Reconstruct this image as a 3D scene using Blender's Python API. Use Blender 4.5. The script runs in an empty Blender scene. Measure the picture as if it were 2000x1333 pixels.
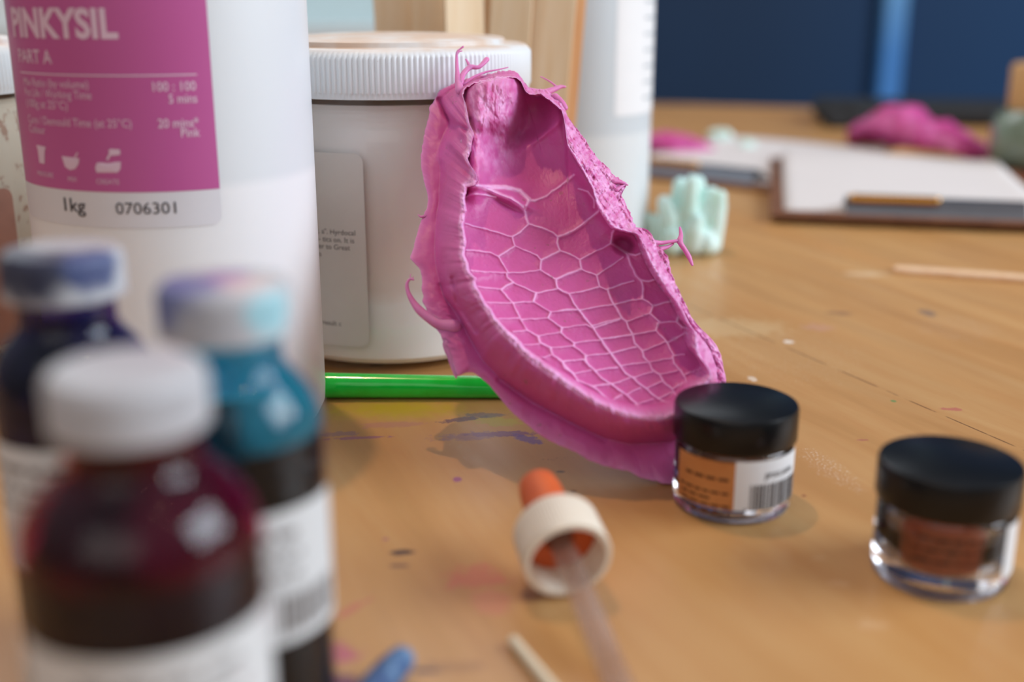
import bpy, bmesh, math, random
import numpy as np
from mathutils import Vector, Matrix
random.seed(7); RNG = np.random.default_rng(7)
S = 0.001                       # all dimensions below are written in millimetres
scene = bpy.context.scene
col = scene.collection

# ------------------------------------------------------------------ camera
PITCH = math.radians(16.8); FPX = 2280.0; CAMH = 130.0
cs, sn = math.cos(PITCH), math.sin(PITCH)
cam_d = bpy.data.cameras.new('camera'); cam = bpy.data.objects.new('camera', cam_d); col.objects.link(cam)
cam.location = (0, 0, CAMH*S); cam.rotation_euler = (math.pi/2-PITCH, 0, 0)
cam_d.sensor_width = 36; cam_d.lens = FPX/2000*36
cam_d.clip_start = 0.01; cam_d.clip_end = 50
cam_d.dof.use_dof = True; cam_d.dof.focus_distance = 0.360; cam_d.dof.aperture_fstop = 5.2
scene.camera = cam

def ray(px, py):
    X = (px-1000)/FPX; k = (py-666.5)/FPX
    return np.array([X, cs-k*sn, -(sn+k*cs)])
def G(px, py, z=0.0):           # point of the horizontal plane at height z seen at a pixel of the photograph
    r = ray(px, py); t = (z-CAMH)/r[2]
    return np.array([0, 0, CAMH])+t*r

# ------------------------------------------------------------------ materials
def lin(c):
    return tuple(((v/255)/12.92 if v/255 <= .04045 else ((v/255+.055)/1.055)**2.4) for v in c)
class NT:
    def __init__(self, name):
        self.m = bpy.data.materials.new(name); self.m.use_nodes = True
        self.t = self.m.node_tree; self.n = self.t.nodes; self.l = self.t.links
        self.b = self.n['Principled BSDF']; self.out = self.n['Material Output']
    def node(self, ty, **kw):
        o = self.n.new(ty)
        for k, v in kw.items():
            if hasattr(o, k) and k not in ('inputs',): setattr(o, k, v)
        return o
    def set(self, sock, v):
        if hasattr(v, 'links') or hasattr(v, 'is_linked'): self.l.new(v, sock)
        else: sock.default_value = v
    def coord(self, kind='Object'):
        return self.n.new('ShaderNodeTexCoord').outputs[kind]
    def pos(self):
        return self.n.new('ShaderNodeNewGeometry').outputs['Position']
    def mapping(self, v, loc=(0,0,0), rot=(0,0,0), scale=(1,1,1)):
        o = self.n.new('ShaderNodeMapping'); self.l.new(v, o.inputs[0])
        o.inputs['Location'].default_value = loc; o.inputs['Rotation'].default_value = rot; o.inputs['Scale'].default_value = scale
        return o.outputs[0]
    def noise(self, v, scale, detail=3, rough=.5, dist=0, out='Fac'):
        o = self.n.new('ShaderNodeTexNoise'); self.l.new(v, o.inputs['Vector'])
        o.inputs['Scale'].default_value = scale; o.inputs['Detail'].default_value = detail
        o.inputs['Roughness'].default_value = rough; o.inputs['Distortion'].default_value = dist
        return o.outputs[out]
    def ramp(self, f, stops, interp='LINEAR'):
        o = self.n.new('ShaderNodeValToRGB'); o.color_ramp.interpolation = interp; self.l.new(f, o.inputs[0])
        e = o.color_ramp.elements
        while len(e) < len(stops): e.new(.5)
        for i, (p, c) in enumerate(stops):
            e[i].position = p; e[i].color = (*c, 1) if len(c) == 3 else c
        return o.outputs[0]
    def math(self, op, a, b=None, c=None, clamp=False):
        o = self.n.new('ShaderNodeMath'); o.operation = op; o.use_clamp = clamp
        self.set(o.inputs[0], a)
        if b is not None: self.set(o.inputs[1], b)
        if c is not None: self.set(o.inputs[2], c)
        return o.outputs[0]
    def mr(self, v, a, b, c=0., d=1., smooth=True):
        o = self.n.new('ShaderNodeMapRange'); o.interpolation_type = 'SMOOTHSTEP' if smooth else 'LINEAR'
        self.set(o.inputs[0], v)
        for i, x in enumerate((a, b, c, d)): o.inputs[i+1].default_value = x
        return o.outputs[0]
    def mix(self, f, a, b, mode='MIX'):
        o = self.n.new('ShaderNodeMix'); o.data_type = 'RGBA'; o.blend_type = mode
        self.set(o.inputs[0], f)
        for s_, v in ((o.inputs[6], a), (o.inputs[7], b)):
            if isinstance(v, tuple): s_.default_value = (*v, 1) if len(v) == 3 else v
            else: self.l.new(v, s_)
        return o.outputs[2]
    def sep(self, v):
        o = self.n.new('ShaderNodeSeparateXYZ'); self.l.new(v, o.inputs[0]); return o.outputs
    def bump(self, h, strength=.3, dist=.001, normal=None):
        o = self.n.new('ShaderNodeBump'); self.l.new(h, o.inputs['Height'])
        o.inputs['Strength'].default_value = strength; o.inputs['Distance'].default_value = dist
        if normal is not None: self.l.new(normal, o.inputs['Normal'])
        return o.outputs[0]
    def p(self, **kw):
        names = dict(color='Base Color', rough='Roughness', metal='Metallic', ior='IOR', trans='Transmission Weight', sss='Subsurface Weight',
                     sssr='Subsurface Radius', ssss='Subsurface Scale', alpha='Alpha', coat='Coat Weight', coatr='Coat Roughness',
                     normal='Normal', spec='Specular IOR Level', emis='Emission Color', emiss='Emission Strength', sheen='Sheen Weight')
        for k, v in kw.items():
            s_ = self.b.inputs[names[k]]
            if isinstance(v, tuple) and len(v) == 3 and s_.type == 'RGBA': v = (*v, 1)
            self.set(s_, v)
        return self
def simple(name, rgb, rough=.5, var=.06, nscale=60, bump=0, **kw):
    """a plain surface with slight procedural mottling; rgb in 0-255"""
    t = NT(name); c = lin(rgb)
    n = t.noise(t.coord(), nscale, 4, .6)
    lo = tuple(max(0, v*(1-var)) for v in c); hi = tuple(min(1, v*(1+var)) for v in c)
    t.p(color=t.ramp(n, [(.3, lo), (.7, hi)]), rough=rough, **kw)
    if bump: t.p(normal=t.bump(t.noise(t.coord(), nscale*8, 3), bump, .0004))
    return t.m

# ------------------------------------------------------------------ object helpers
def tag(o, label=None, cat=None, group=None, kind=None):
    if label: o['label'] = label
    if cat: o['category'] = cat
    if group: o['group'] = group
    if kind: o['kind'] = kind
    return o
def thing(name, label, cat, loc, group=None, rotz=0.0):
    o = bpy.data.objects.new(name, None); col.objects.link(o); o.empty_display_size = .01
    o.location = (loc[0]*S, loc[1]*S, (loc[2] if len(loc) > 2 else 0)*S); o.rotation_euler = (0, 0, rotz)
    return tag(o, label, cat, group)
def mk(name, verts, faces, mat, parent=None, smooth=True, sharp=38, loc=None):
    me = bpy.data.meshes.new(name)
    me.from_pydata([tuple(float(c)*S for c in v) for v in verts], [], [tuple(int(i) for i in f) for f in faces]); me.update()
    if smooth:
        me.polygons.foreach_set('use_smooth', [True]*len(me.polygons))
        if sharp: me.set_sharp_from_angle(angle=math.radians(sharp))
    me.materials.append(mat)
    o = bpy.data.objects.new(name, me); col.objects.link(o)
    if parent: o.parent = parent
    if loc is not None: o.location = tuple(float(c)*S for c in loc[:3])
    return o
def lathe(prof, n=96, ribs=0, closed=False):
    """profile of (radius, z[, rib amplitude]) -> verts, faces; radius 0 ends are collapsed to a pole"""
    V, F, rings = [], [], []
    for p in prof:
        r, z = p[0], p[1]; a = p[2] if len(p) > 2 else 0
        if r <= 1e-6:
            rings.append([len(V)]); V.append((0, 0, z)); continue
        ring = []
        for i in range(n):
            t = 2*math.pi*i/n
            rr = r + (a*(.5+.5*math.cos(ribs*t))**.7 if a else 0)
            ring.append(len(V)); V.append((rr*math.cos(t), rr*math.sin(t), z))
        rings.append(ring)
    pairs = list(zip(rings[:-1], rings[1:])) + ([(rings[-1], rings[0])] if closed else [])
    for A, B in pairs:
        if len(A) == 1 and len(B) == 1: continue
        for i in range(n):
            j = (i+1) % n
            if len(A) == 1: F.append((A[0], B[j], B[i]))
            elif len(B) == 1: F.append((A[i], A[j], B[0]))
            else: F.append((A[i], A[j], B[j], B[i]))
    return V, F
def box(x0, x1, y0, y1, z0, z1):
    V = [(x, y, z) for z in (z0, z1) for y in (y0, y1) for x in (x0, x1)]
    F = [(0,2,3,1), (4,5,7,6), (0,1,5,4), (2,6,7,3), (0,4,6,2), (1,3,7,5)]
    return V, F
def join(*parts):
    V, F = [], []
    for v, f in parts:
        b = len(V); V += list(v); F += [tuple(i+b for i in q) for q in f]
    return V, F
def xf(vf, M):
    return [tuple(M @ Vector(v)) for v in vf[0]], vf[1]
def tube(pts, radii, n=12, flat=1.0, cap=True):
    """swept tube through points with a radius at each; rounded ends"""
    P = [Vector(p) for p in pts]; R = list(radii)
    # resample with catmull-rom
    Q, QR = [], []
    for i in range(len(P)-1):
        p0, p1, p2, p3 = P[max(i-1, 0)], P[i], P[i+1], P[min(i+2, len(P)-1)]
        for k in range(6):
            t = k/6
            Q.append(.5*((2*p1)+(-p0+p2)*t+(2*p0-5*p1+4*p2-p3)*t*t+(-p0+3*p1-3*p2+p3)*t**3)); QR.append(R[i]*(1-t)+R[i+1]*t)
    Q.append(P[-1]); QR.append(R[-1])
    d0 = (Q[1]-Q[0]).normalized(); d1 = (Q[-1]-Q[-2]).normalized()
    if cap:
        pre = [(Q[0]-d0*QR[0]*a, QR[0]*b) for a, b in ((.98, .2), (.75, .66), (.4, .92))]
        post = [(Q[-1]+d1*QR[-1]*a, QR[-1]*b) for a, b in ((.4, .92), (.75, .66), (.98, .2))]
        Q = [p for p, _ in pre]+Q+[p for p, _ in post]; QR = [r for _, r in pre]+QR+[r for _, r in post]
    V, F = [], []
    up = Vector((0, 0, 1)) if abs(d0.z) < .9 else Vector((0, 1, 0))
    for i, (q, r) in enumerate(zip(Q, QR)):
        d = (Q[min(i+1, len(Q)-1)]-Q[max(i-1, 0)]).normalized()
        a = d.cross(up).normalized(); b = a.cross(d).normalized()
        for k in range(n):
            t = 2*math.pi*k/n; V.append(tuple(q+a*math.cos(t)*r+b*math.sin(t)*r*flat))
    for i in range(len(Q)-1):
        for k in range(n):
            k2 = (k+1) % n; F.append((i*n+k, i*n+k2, (i+1)*n+k2, (i+1)*n+k))
    F.append(tuple(range(n-1, -1, -1))); F.append(tuple((len(Q)-1)*n+k for k in range(n)))
    return V, F
def bevel(o, w=.3, seg=3):
    m = o.modifiers.new('bevel', 'BEVEL'); m.width = w*S; m.segments = seg; m.limit_method = 'ANGLE'; return o

# value noise on numpy arrays
_L = RNG.random((256, 256))
def vnoise(x, y):
    xi = np.floor(x).astype(int); yi = np.floor(y).astype(int); fx = x-xi; fy = y-yi
    fx = fx*fx*(3-2*fx); fy = fy*fy*(3-2*fy)
    a = _L[xi & 255, yi & 255]; b = _L[(xi+1) & 255, yi & 255]; c = _L[xi & 255, (yi+1) & 255]; d = _L[(xi+1) & 255, (yi+1) & 255]
    return (a*(1-fx)+b*fx)*(1-fy)+(c*(1-fx)+d*fx)*fy
def fbm(x, y, o=4, g=.5):
    s_, a, t = 0, 1, 0
    for i in range(o):
        s_ = s_+a*vnoise(x*2**i+17*i, y*2**i+31*i); t += a; a *= g
    return s_/t*2-1

# cylinder-surface helpers: azimuth 0 faces the camera, + is to the right in the picture
class Cyl:
    def __init__(self, cx, cy, R):
        self.c = np.array([cx, cy]); self.R = R
        d = -self.c/np.linalg.norm(self.c); self.d = d; self.r = np.array([-d[1], d[0]])
    def pt(self, a, z, off=0.0):                 # local point (relative to the base centre)
        p = (self.R+off)*(math.cos(a)*self.d+math.sin(a)*self.r); return (p[0], p[1], z)
    def hit(self, px, py):                       # picture pixel -> (azimuth, z) on the front of the cylinder
        r = ray(px, py); o = -self.c; A = r[0]**2+r[1]**2; B = 2*(o[0]*r[0]+o[1]*r[1]); C = o@o-self.R**2
        D = max(B*B-4*A*C, 0); t = (-B-math.sqrt(D))/(2*A)
        p = np.array([o[0]+t*r[0], o[1]+t*r[1]])
        return math.atan2(p@self.r, p@self.d), CAMH+t*r[2]
def patch(cy, a0, a1, z0, z1, off=.12, n=48, corner=0.0, corners='trbl', z0f=None, m=4):
    V, F = [], []
    for i in range(n+1):
        u = i/n
        if corner:     # cosine spacing near ends so the rounded corners stay smooth
            u = .5-.5*math.cos(math.pi*u)
        a = a0+(a1-a0)*u; dl = abs(a-a0)*cy.R; dr = abs(a1-a)*cy.R
        lo, hi = (z0 if z0f is None else z0f(u)), z1
        for dd, ok in ((dl, 'l' in corners), (dr, 'r' in corners)):
            if corner and ok and dd < corner:
                c = corner-math.sqrt(max(corner**2-(corner-dd)**2, 0)); lo = max(lo, z0+c) if 'b' in corners else lo; hi = min(hi, z1-c) if 't' in corners else hi
        for k in range(m+1): V.append(cy.pt(a, lo+(hi-lo)*k/m, off))
    for i in range(n):
        for k in range(m): F.append((i*(m+1)+k, (i+1)*(m+1)+k, (i+1)*(m+1)+k+1, i*(m+1)+k+1))
    return V, F
def text_vf(s, bold=0.0, spacing=1.0):
    """outline text -> flat mesh scaled so that its height of a capital is 1; returns verts, faces, width"""
    cu = bpy.data.curves.new('t', 'FONT'); cu.body = s; cu.size = 1; cu.offset = bold; cu.resolution_u = 3; cu.space_character = spacing
    ob = bpy.data.objects.new('t', cu); me = bpy.data.meshes.new_from_object(ob)
    V = [tuple(v.co) for v in me.vertices]; F = [tuple(p.vertices) for p in me.polygons]
    bpy.data.objects.remove(ob); bpy.data.curves.remove(cu); bpy.data.meshes.remove(me)
    if not V: return [], [], 0
    x0 = min(v[0] for v in V); x1 = max(v[0] for v in V); k = 1/.69
    return [((v[0]-x0)*k, v[1]*k, 0) for v in V], F, (x1-x0)*k
def cyl_text(cy, s, a0, z, h, a1=None, bold=0.0, align='l', off=.2, slope=0.0):
    V, F, w = text_vf(s, bold)
    sx = h if a1 is None else (a1-a0)*cy.R/w
    base = a0 if align == 'l' else a0-w*sx/cy.R
    return [cy.pt(base+v[0]*sx/cy.R, z+v[1]*h+slope*v[0]*sx, off) for v in V], F
def bars(cy, a0, a1, z0, z1, seed=3, off=.2, wmin=.22):
    rnd = random.Random(seed); parts = []; x = a0*cy.R
    while x < a1*cy.R-.2:
        w = rnd.choice((.25, .25, .5, .75))*1.0; parts.append(patch(cy, x/cy.R, (x+w)/cy.R, z0, z1, off, 2, m=1)); x += w+rnd.choice((.25, .4, .55))
    return join(*parts)

def dashes(cy, a0, a1, z, h, seed, off=.22):
    """a line of print too small to read: a row of short word-length strokes"""
    r_ = random.Random(seed); x = a0*cy.R; e_ = a1*cy.R; parts = []
    while x < e_-.6:
        w_ = min(r_.uniform(1.0, 3.0)*h, e_-x); parts.append(patch(cy, x/cy.R, (x+w_)/cy.R, z, z+h*.62, off, 4, m=1)); x += w_+h*.55
    return join(*parts)
# ------------------------------------------------------------------ room
def wood_table_mat():
    t = NT('pine plywood tabletop'); P = t.pos()
    ang = math.atan2(.917, -.4)-math.pi/2               # grain direction on the table
    rot = t.mapping(P, rot=(0, 0, -ang))
    sx = t.mapping(rot, scale=(1, .11, 1))
    g1 = t.noise(sx, 34, 5, .6, .8); g2 = t.noise(sx, 220, 4, .6, .3); g3 = t.noise(t.mapping(rot, scale=(1, .25, 1)), 9, 2, .5)
    c = t.ramp(g1, [(.28, lin((174, 128, 74))), (.5, lin((189, 142, 88))), (.72, lin((197, 156, 103)))])
    c = t.mix(t.mr(g2, .45, .7, 0, .2), c, lin((180, 124, 70)))
    c = t.mix(t.mr(g3, .4, .7, 0, .35), c, lin((204, 146, 84)))
    edge = t.noise(P, 260, 4, .65); fine = t.noise(P, 1500, 3, .6)
    def stain_or_light(c, px, py, rx, ry, rgb, k=.6, rot_=0.0, rag=.7, soft=.45, fineon=0.0):
        g = G(px, py)*S
        v = t.n.new('ShaderNodeVectorMath'); v.operation = 'SUBTRACT'; t.l.new(P, v.inputs[0]); v.inputs[1].default_value = (g[0], g[1], 0)
        m = t.mapping(v.outputs[0], rot=(0, 0, -rot_)); m2 = t.mapping(m, scale=(1/(rx*S), 1/(ry*S), 0))
        ln = t.n.new('ShaderNodeVectorMath'); ln.operation = 'LENGTH'; t.l.new(m2, ln.inputs[0])
        d = t.math('ADD', ln.outputs['Value'], t.math('MULTIPLY', t.math('SUBTRACT', edge, .5), rag*3))
        f = t.mr(d, 1, 1-soft, 0, k)
        if fineon: f = t.math('MULTIPLY', f, t.mr(fine, .55, .68))
        return t.mix(f, c, lin(rgb))
    # rx, ry in millimetres on the table
    c = stain_or_light(c, 770, 800, 32, 14, (184, 158, 36), .9, rag=.3, soft=.9)  # yellow-green light passing through the straw, painted into the table colour
    c = stain_or_light(c, 965, 822, 11, 5, (176, 160, 60), .7, -.35)
    c = stain_or_light(c, 900, 820, 9, 2.2, (106, 66, 90), .85, .35)
    c = stain_or_light(c, 945, 812, 9, 3, (110, 92, 110), .7, .1)
    c = stain_or_light(c, 985, 848, 13, 2.8, (124, 66, 116), .9, .05)
    c = stain_or_light(c, 925, 852, 14, 4, (140, 100, 125), .6, .2)
    c = stain_or_light(c, 1030, 858, 6, 3, (100, 66, 150), .8, -.6)
    c = stain_or_light(c, 700, 856, 10, 1.6, (150, 88, 120), .8, .12)
    c = stain_or_light(c, 765, 830, 12, 3, (180, 120, 110), .6, .1)
    c = stain_or_light(c, 660, 848, 8, 2.4, (130, 96, 120), .6, .1)
    c = stain_or_light(c, 893, 937, 1.6, 2.2, (150, 72, 130), .9, rag=.15)
    c = stain_or_light(c, 787, 1080, 3.4, 1.6, (52, 34, 44), .95, .1, rag=.5)
    c = stain_or_light(c, 780, 1106, 2.8, .9, (90, 56, 60), .8, .0, rag=.4)
    c = stain_or_light(c, 753, 1054, 1, .9, (150, 80, 110), .7, rag=.2)
    c = stain_or_light(c, 930, 1130, 8, 7, (200, 104, 92), .6, .3)
    c = stain_or_light(c, 960, 1175, 5, 8, (205, 125, 105), .5, .1)
    c = stain_or_light(c, 690, 1188, 6, 1.6, (190, 100, 90), .6, .9)
    c = stain_or_light(c, 655, 1278, 6, 5, (176, 70, 110), .75)
    c = stain_or_light(c, 660, 1340, 14, 5, (112, 44, 88), .9, -.2)
    c = stain_or_light(c, 832, 1311, 3.6, 1.4, (60, 36, 50), .9, -.1)  # shadow beside the swab, painted into the table colour
    c = stain_or_light(c, 880, 1302, 9, 2.4, (140, 96, 60), .5, -.1)
    c = stain_or_light(c, 1042, 1165, 4, 3, (120, 76, 60), .6)
    c = stain_or_light(c, 735, 714, 3.4, 1.5, (80, 52, 30), .85, rag=.3)
    c = stain_or_light(c, 1085, 897, 6, 1.4, (84, 66, 62), .8, .25, fineon=1)
    c = stain_or_light(c, 1095, 922, 1.6, 1, (80, 56, 52), .8, rag=.3)
    c = stain_or_light(c, 1120, 960, 1.2, .8, (96, 50, 40), .8, rag=.3)
    c = stain_or_light(c, 1620, 915, 5, 19, (236, 226, 214), .9, .25, fineon=1)
    c = stain_or_light(c, 1540, 668, 2.4, 2.6, (240, 232, 220), .9, rag=.3)
    c = stain_or_light(c, 1540, 690, 30, 40, (228, 214, 190), .45, 0, fineon=1)
    c = stain_or_light(c, 1860, 640, 20, 22, (230, 220, 205), .5, 0, fineon=1)
    c = stain_or_light(c, 1640, 612, 6, 4, (130, 96, 74), .6); c = stain_or_light(c, 1812, 612, 4, 7, (120, 104, 96), .7)
    c = stain_or_light(c, 1860, 800, 4, 1.8, (180, 90, 90), .7); c = stain_or_light(c, 1745, 784, 1.2, 1.4, (90, 140, 80), .8, rag=.2)
    c = stain_or_light(c, 1570, 969, .8, .7, (120, 50, 40), .9, rag=.1); c = stain_or_light(c, 1684, 860, 2.2, 1, (165, 90, 85), .6)
    c = stain_or_light(c, 1600, 640, 8, 6, (196, 150, 130), .5); c = stain_or_light(c, 1470, 740, 2, 3, (240, 230, 215), .6)
    c = stain_or_light(c, 1430, 640, 26, 16, (214, 186, 140), .5); c = stain_or_light(c, 1690, 536, 12, 6, (222, 196, 160), .6)
    for (px, py, r_) in ((1600, 1090, 2), (1640, 1140, 3), (1700, 1220, 4)):
        c = stain_or_light(c, px, py, r_, r_*.5, (222, 186, 150), .25, rag=1)
    # hairline joint between two boards
    a = G(1330, 590)*S; b = G(2000, 880)*S; d = (b-a)/np.linalg.norm(b-a); nrm = (-d[1], d[0], 0)
    dp = t.n.new('ShaderNodeVectorMath'); dp.operation = 'DOT_PRODUCT'; t.l.new(P, dp.inputs[0]); dp.inputs[1].default_value = nrm
    off = float(a[0]*nrm[0]+a[1]*nrm[1])
    dist = t.math('ABSOLUTE', t.math('SUBTRACT', dp.outputs['Value'], off))
    seam = t.math('MULTIPLY', t.mr(dist, .0005, .0002), t.mr(t.noise(P, 130, 3), .38, .55))
    c = t.mix(t.math('MULTIPLY', seam, .75), c, lin((96, 62, 34)))
    rough = t.mr(t.noise(sx, 60, 3), .3, .7, .3, .46)
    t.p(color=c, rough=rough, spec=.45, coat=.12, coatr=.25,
        normal=t.bump(t.math('ADD', t.math('MULTIPLY', g2, .5), t.math('MULTIPLY', fine, .2)), .09, .0004))
    return t.m
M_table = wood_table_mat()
tb = thing('workbench', 'long wooden workbench with a worn, paint-stained plywood top', 'table', (300, 620, 0))
# far edge runs slightly towards the camera on the right
eL, eR = G(1290, 203), G(1720, 214); dE = (eR-eL)/(eR-eL)[0]
def farY(x): return float(eL[1]+(x-eL[0])*dE[1])
xl, xr = -1250, 1500
V = [(xl, -320, -28), (xr, -320, -28), (xr, farY(xr), -28), (xl, farY(xl), -28), (xl, -320, 0), (xr, -320, 0), (xr, farY(xr), 0), (xl, farY(xl), 0)]
V = [(v[0]-300, v[1]-620, v[2]) for v in V]
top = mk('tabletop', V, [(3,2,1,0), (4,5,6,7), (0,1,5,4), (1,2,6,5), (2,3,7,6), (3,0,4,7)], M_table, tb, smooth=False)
M_leg = simple('pale timber leg', (186, 146, 100), .5, .12, 30)
for (x, y) in ((-1150, -240), (1400, -240), (-1150, 1100), (1400, 700)):
    mk('leg', *box(x-300-35, x-300+35, y-620-35, y-620+35, -750, -28), M_leg, tb, smooth=False)

M_floor = simple('grey concrete floor', (120, 116, 110), .6, .2, 3)
fl = mk('floor', *box(-3500, 3500, -2500, 3200, -850, -750), M_floor, smooth=False); tag(fl, kind='structure', label='grey concrete floor under the workbench')
def navy():
    t = NT('navy painted wall'); P = t.pos(); x = t.sep(P)[0]
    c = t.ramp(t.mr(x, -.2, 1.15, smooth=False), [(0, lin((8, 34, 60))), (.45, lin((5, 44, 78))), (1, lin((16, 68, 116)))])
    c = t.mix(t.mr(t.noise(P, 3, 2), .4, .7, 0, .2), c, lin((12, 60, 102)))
    t.p(color=c, rough=.75); return t.m
WY = 2050
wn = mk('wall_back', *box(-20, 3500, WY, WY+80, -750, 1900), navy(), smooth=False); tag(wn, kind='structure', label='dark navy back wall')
M_white = simple('white painted plaster', (205, 208, 206), .7, .04, 4)
wb = mk('wall_left', *box(-3500, -20, WY, WY+80, -750, 40), M_white, smooth=False)
tag(wb, kind='structure', label='low white wall beneath the window on the left')
wt = mk('trim_1', *box(-20, 3500, WY-12, WY, -750, -650), simple('navy skirting', (20, 40, 70), .5), smooth=False); tag(wt, kind='structure')
wa = mk('trim_2', *box(-3500, -20, WY, WY+80, 1250, 1900), M_white, smooth=False); tag(wa, kind='structure')
# light blue strip between the two navy panels, window light painted into its colour
def lit_strip_mat():
    t = NT('blue strip with painted glow'); z = t.sep(t.pos())[2]
    c = t.ramp(t.mr(z, -.15, .35, smooth=False), [(0, lin((80, 142, 214))), (.35, lin((72, 136, 206))), (.62, lin((110, 168, 216))), (.8, lin((46, 150, 196))), (1, lin((150, 176, 176)))])
    t.p(color=c, rough=.35); return t.m
pz = 1500
def atY(px, py, Y):                               # pixel -> point on the vertical plane y = Y
    r = ray(px, py); t_ = Y/r[1]; return np.array([0, 0, CAMH])+t_*r
pL, pR = atY(1722, 100, WY-30)[0], atY(1768, 100, WY-30)[0]
po = mk('trim_3', *box(pL, pR, WY-30, WY, -750, 1900), lit_strip_mat(), smooth=False); tag(po, kind='structure', label='light blue vertical strip on the navy wall, its glow painted in'); bevel(po, 6, 3)
# window left of the navy wall
wf = thing('window_1', 'bright window behind the jars with a white sill', 'window', (-900, WY, 40)); tag(wf, kind='structure')
M_frame = simple('white window frame', (222, 226, 226), .4, .03, 8)
wo = []
for x in (-2600, -1750, -880, -20-50+900-900): wo.append(box(x+900, x+900+50, 0, 60, 30, 1210))
mk('window_frame', *join(*wo, box(-1700, 880, 0, 60, 1160, 1210)), M_frame, wf, smooth=False)
mk('window_sill', *box(-1720, 880, -120, 70, 0, 30), M_frame, wf, smooth=False)
tp = NT('pale window glass'); tp.p(color=lin((150, 172, 180)), rough=.15, emis=lin((170, 188, 190)), emiss=.5)
mk('pane', *box(-1700, 880, 30, 34, 30, 1160), tp.m, wf, smooth=False)

# ------------------------------------------------------------------ silicone mould (hero)
def build_mold():
    Bp = G(1311, 948)
    n = np.array(MOLD_N); n /= np.linalg.norm(n)
    O = np.array([0, 0, CAMH])
    def unproj(px, py, h):
        px = np.asarray(px, float); py = np.asarray(py, float); h = np.asarray(h, float)
        X = (px-1000)/FPX; k = (py-666.5)/FPX
        r = np.stack([X, cs-k*sn, -(sn+k*cs)], -1)
        t = (n@(Bp-O)+h)/(r@n)
        return O+r*t[..., None]
    A = lambda L: [(780+x/3.0303, 80+y/3.0303) for x, y in L]
    Bq = lambda L: [(780+x/2.898, 500+y/2.898) for x, y in L]
    Fo = A([(680,183),(705,200),(735,235),(760,275),(800,296),(860,290),(900,320),(935,345),(960,372),(985,420),(1000,460),(1030,500),(1060,540),(1100,585),(1120,620),
            (1150,665),(1190,715),(1230,745),(1262,790),(1300,820),(1350,855),(1300,872),(1290,885),(1325,935),(1350,990),(1380,1060),(1400,1110),(1450,1115),(1480,1130),(1500,1165),(1520,1200),(1555,1240),(1590,1280)]) + \
         Bq([(1530,60),(1545,110),(1560,160),(1585,200),(1600,240),(1625,290),(1640,330),(1665,370),(1690,400),(1730,440),(1760,470),(1800,520),(1820,570),(1835,640),(1848,700),(1850,735)]) + \
         [(1411,790),(1398,825),(1385,855),(1362,890),(1338,925),(1322,943)] + \
         Bq([(1540,1297),(1490,1292),(1450,1278),(1400,1270),(1370,1262),(1330,1240),(1290,1225),(1250,1215),(1200,1206),(1150,1190),(1100,1172),(1050,1150),(1000,1122),(960,1100),(900,1078),(860,1055),(810,1030),(770,1000),(730,968),(700,940),(655,905),(620,870),(590,835),(560,800),(540,775),(510,740),(480,712),(450,690),(425,668),(400,660),(350,665),(338,680),(328,697),(315,672),(300,640),(285,600),(270,560),(250,500),(235,450),(215,425),(195,400),(165,340),(150,290),(128,262),(140,240),(128,200),(132,165),(130,130),(118,80),(100,60),(80,40),(68,10)]) + \
         A([(66,1300),(70,1270),(85,1235),(90,1200),(105,1160),(112,1130),(125,1085),(145,1040),(165,990),(170,950),(165,900),(150,850),(135,790),(128,730),(125,680),(138,610),(150,550),(165,490),(178,430),(176,400),(205,365),(235,300),(290,275),(325,255),(370,238),(420,222),(480,212),(520,202),(560,190),(600,182),(640,180)])
    R0 = Bq([(1318*2.898-780*2.898,0)])[:0] + [(1318,862)] + \
         Bq([(1450,1062),(1300,1070),(1150,1035),(1000,965),(850,885),(700,795),(560,690),(470,595),(400,475),(330,335),(250,235),(215,100)]) + \
         A([(215,1300),(212,1200),(216,1100),(222,1020),(235,960),(240,860),(245,780),(235,700),(238,640),(262,560),(300,500),(300,470),(268,420),(247,380),(250,340),(290,300),(350,270),(430,240),(560,205),(680,200)]) + \
         [(1030,166),(1070,190),(1100,215),(1125,262),(1165,320),(1195,372),(1225,430),(1265,470),(1300,525),(1325,590),(1350,640),(1385,680),(1400,720),(1402,760),(1390,800),(1365,850)]
    Ci = A([(735,300),(770,318),(850,322),(905,345),(945,385),(965,430),(975,480),(985,540),(990,620),(1040,700),(1090,780),(1130,850),(1150,900),(1165,960),(1180,1000),(1220,1060),(1262,1110)]) + \
         [(1215,452),(1246,458),(1259,489),(1274,521),(1285,540),(1306,572),(1322,592),(1337,612),(1351,633),(1358,650),(1358,668),(1358,686),(1366,702),(1380,716),(1388,734),(1376,750),(1358,764),(1342,786),(1322,803),(1300,812)] + \
         Bq([(1450,915),(1350,905),(1250,880),(1150,840),(1050,780),(950,710),(850,640),(760,570),(700,520),(690,495),(640,450),(600,420),(570,385),(540,350),(515,305),(480,260),(460,225),(440,190),(428,160),(440,130),(415,115),(395,90)]) + \
         A([(405,1320),(385,1280),(385,1240),(395,1200),(385,1150),(378,1100),(385,1050),(395,1010),(385,950),(385,930),(400,870),(440,860),(462,830),(455,790),(420,740),(400,700),(420,650),(425,600),(440,550),(430,520),(415,500),(405,440),(395,380),(375,330),(385,290),(420,262),(480,235),(560,208),(640,200),(690,205),(722,240),(730,270)])
    c0 = np.array([1115., 505.]); ax = np.array([400., 700.]); ax /= np.linalg.norm(ax); perp = np.array([-ax[1], ax[0]]); K = .55
    def toT(p): d = np.asarray(p)-c0; return np.stack([d@ax*K, d@perp], -1)
    def fromT(q): return c0+q[..., :1]/K*ax+q[..., 1:2]*perp
    N = 1200; TH = (np.arange(N)+.5)/N*2*np.pi
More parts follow.
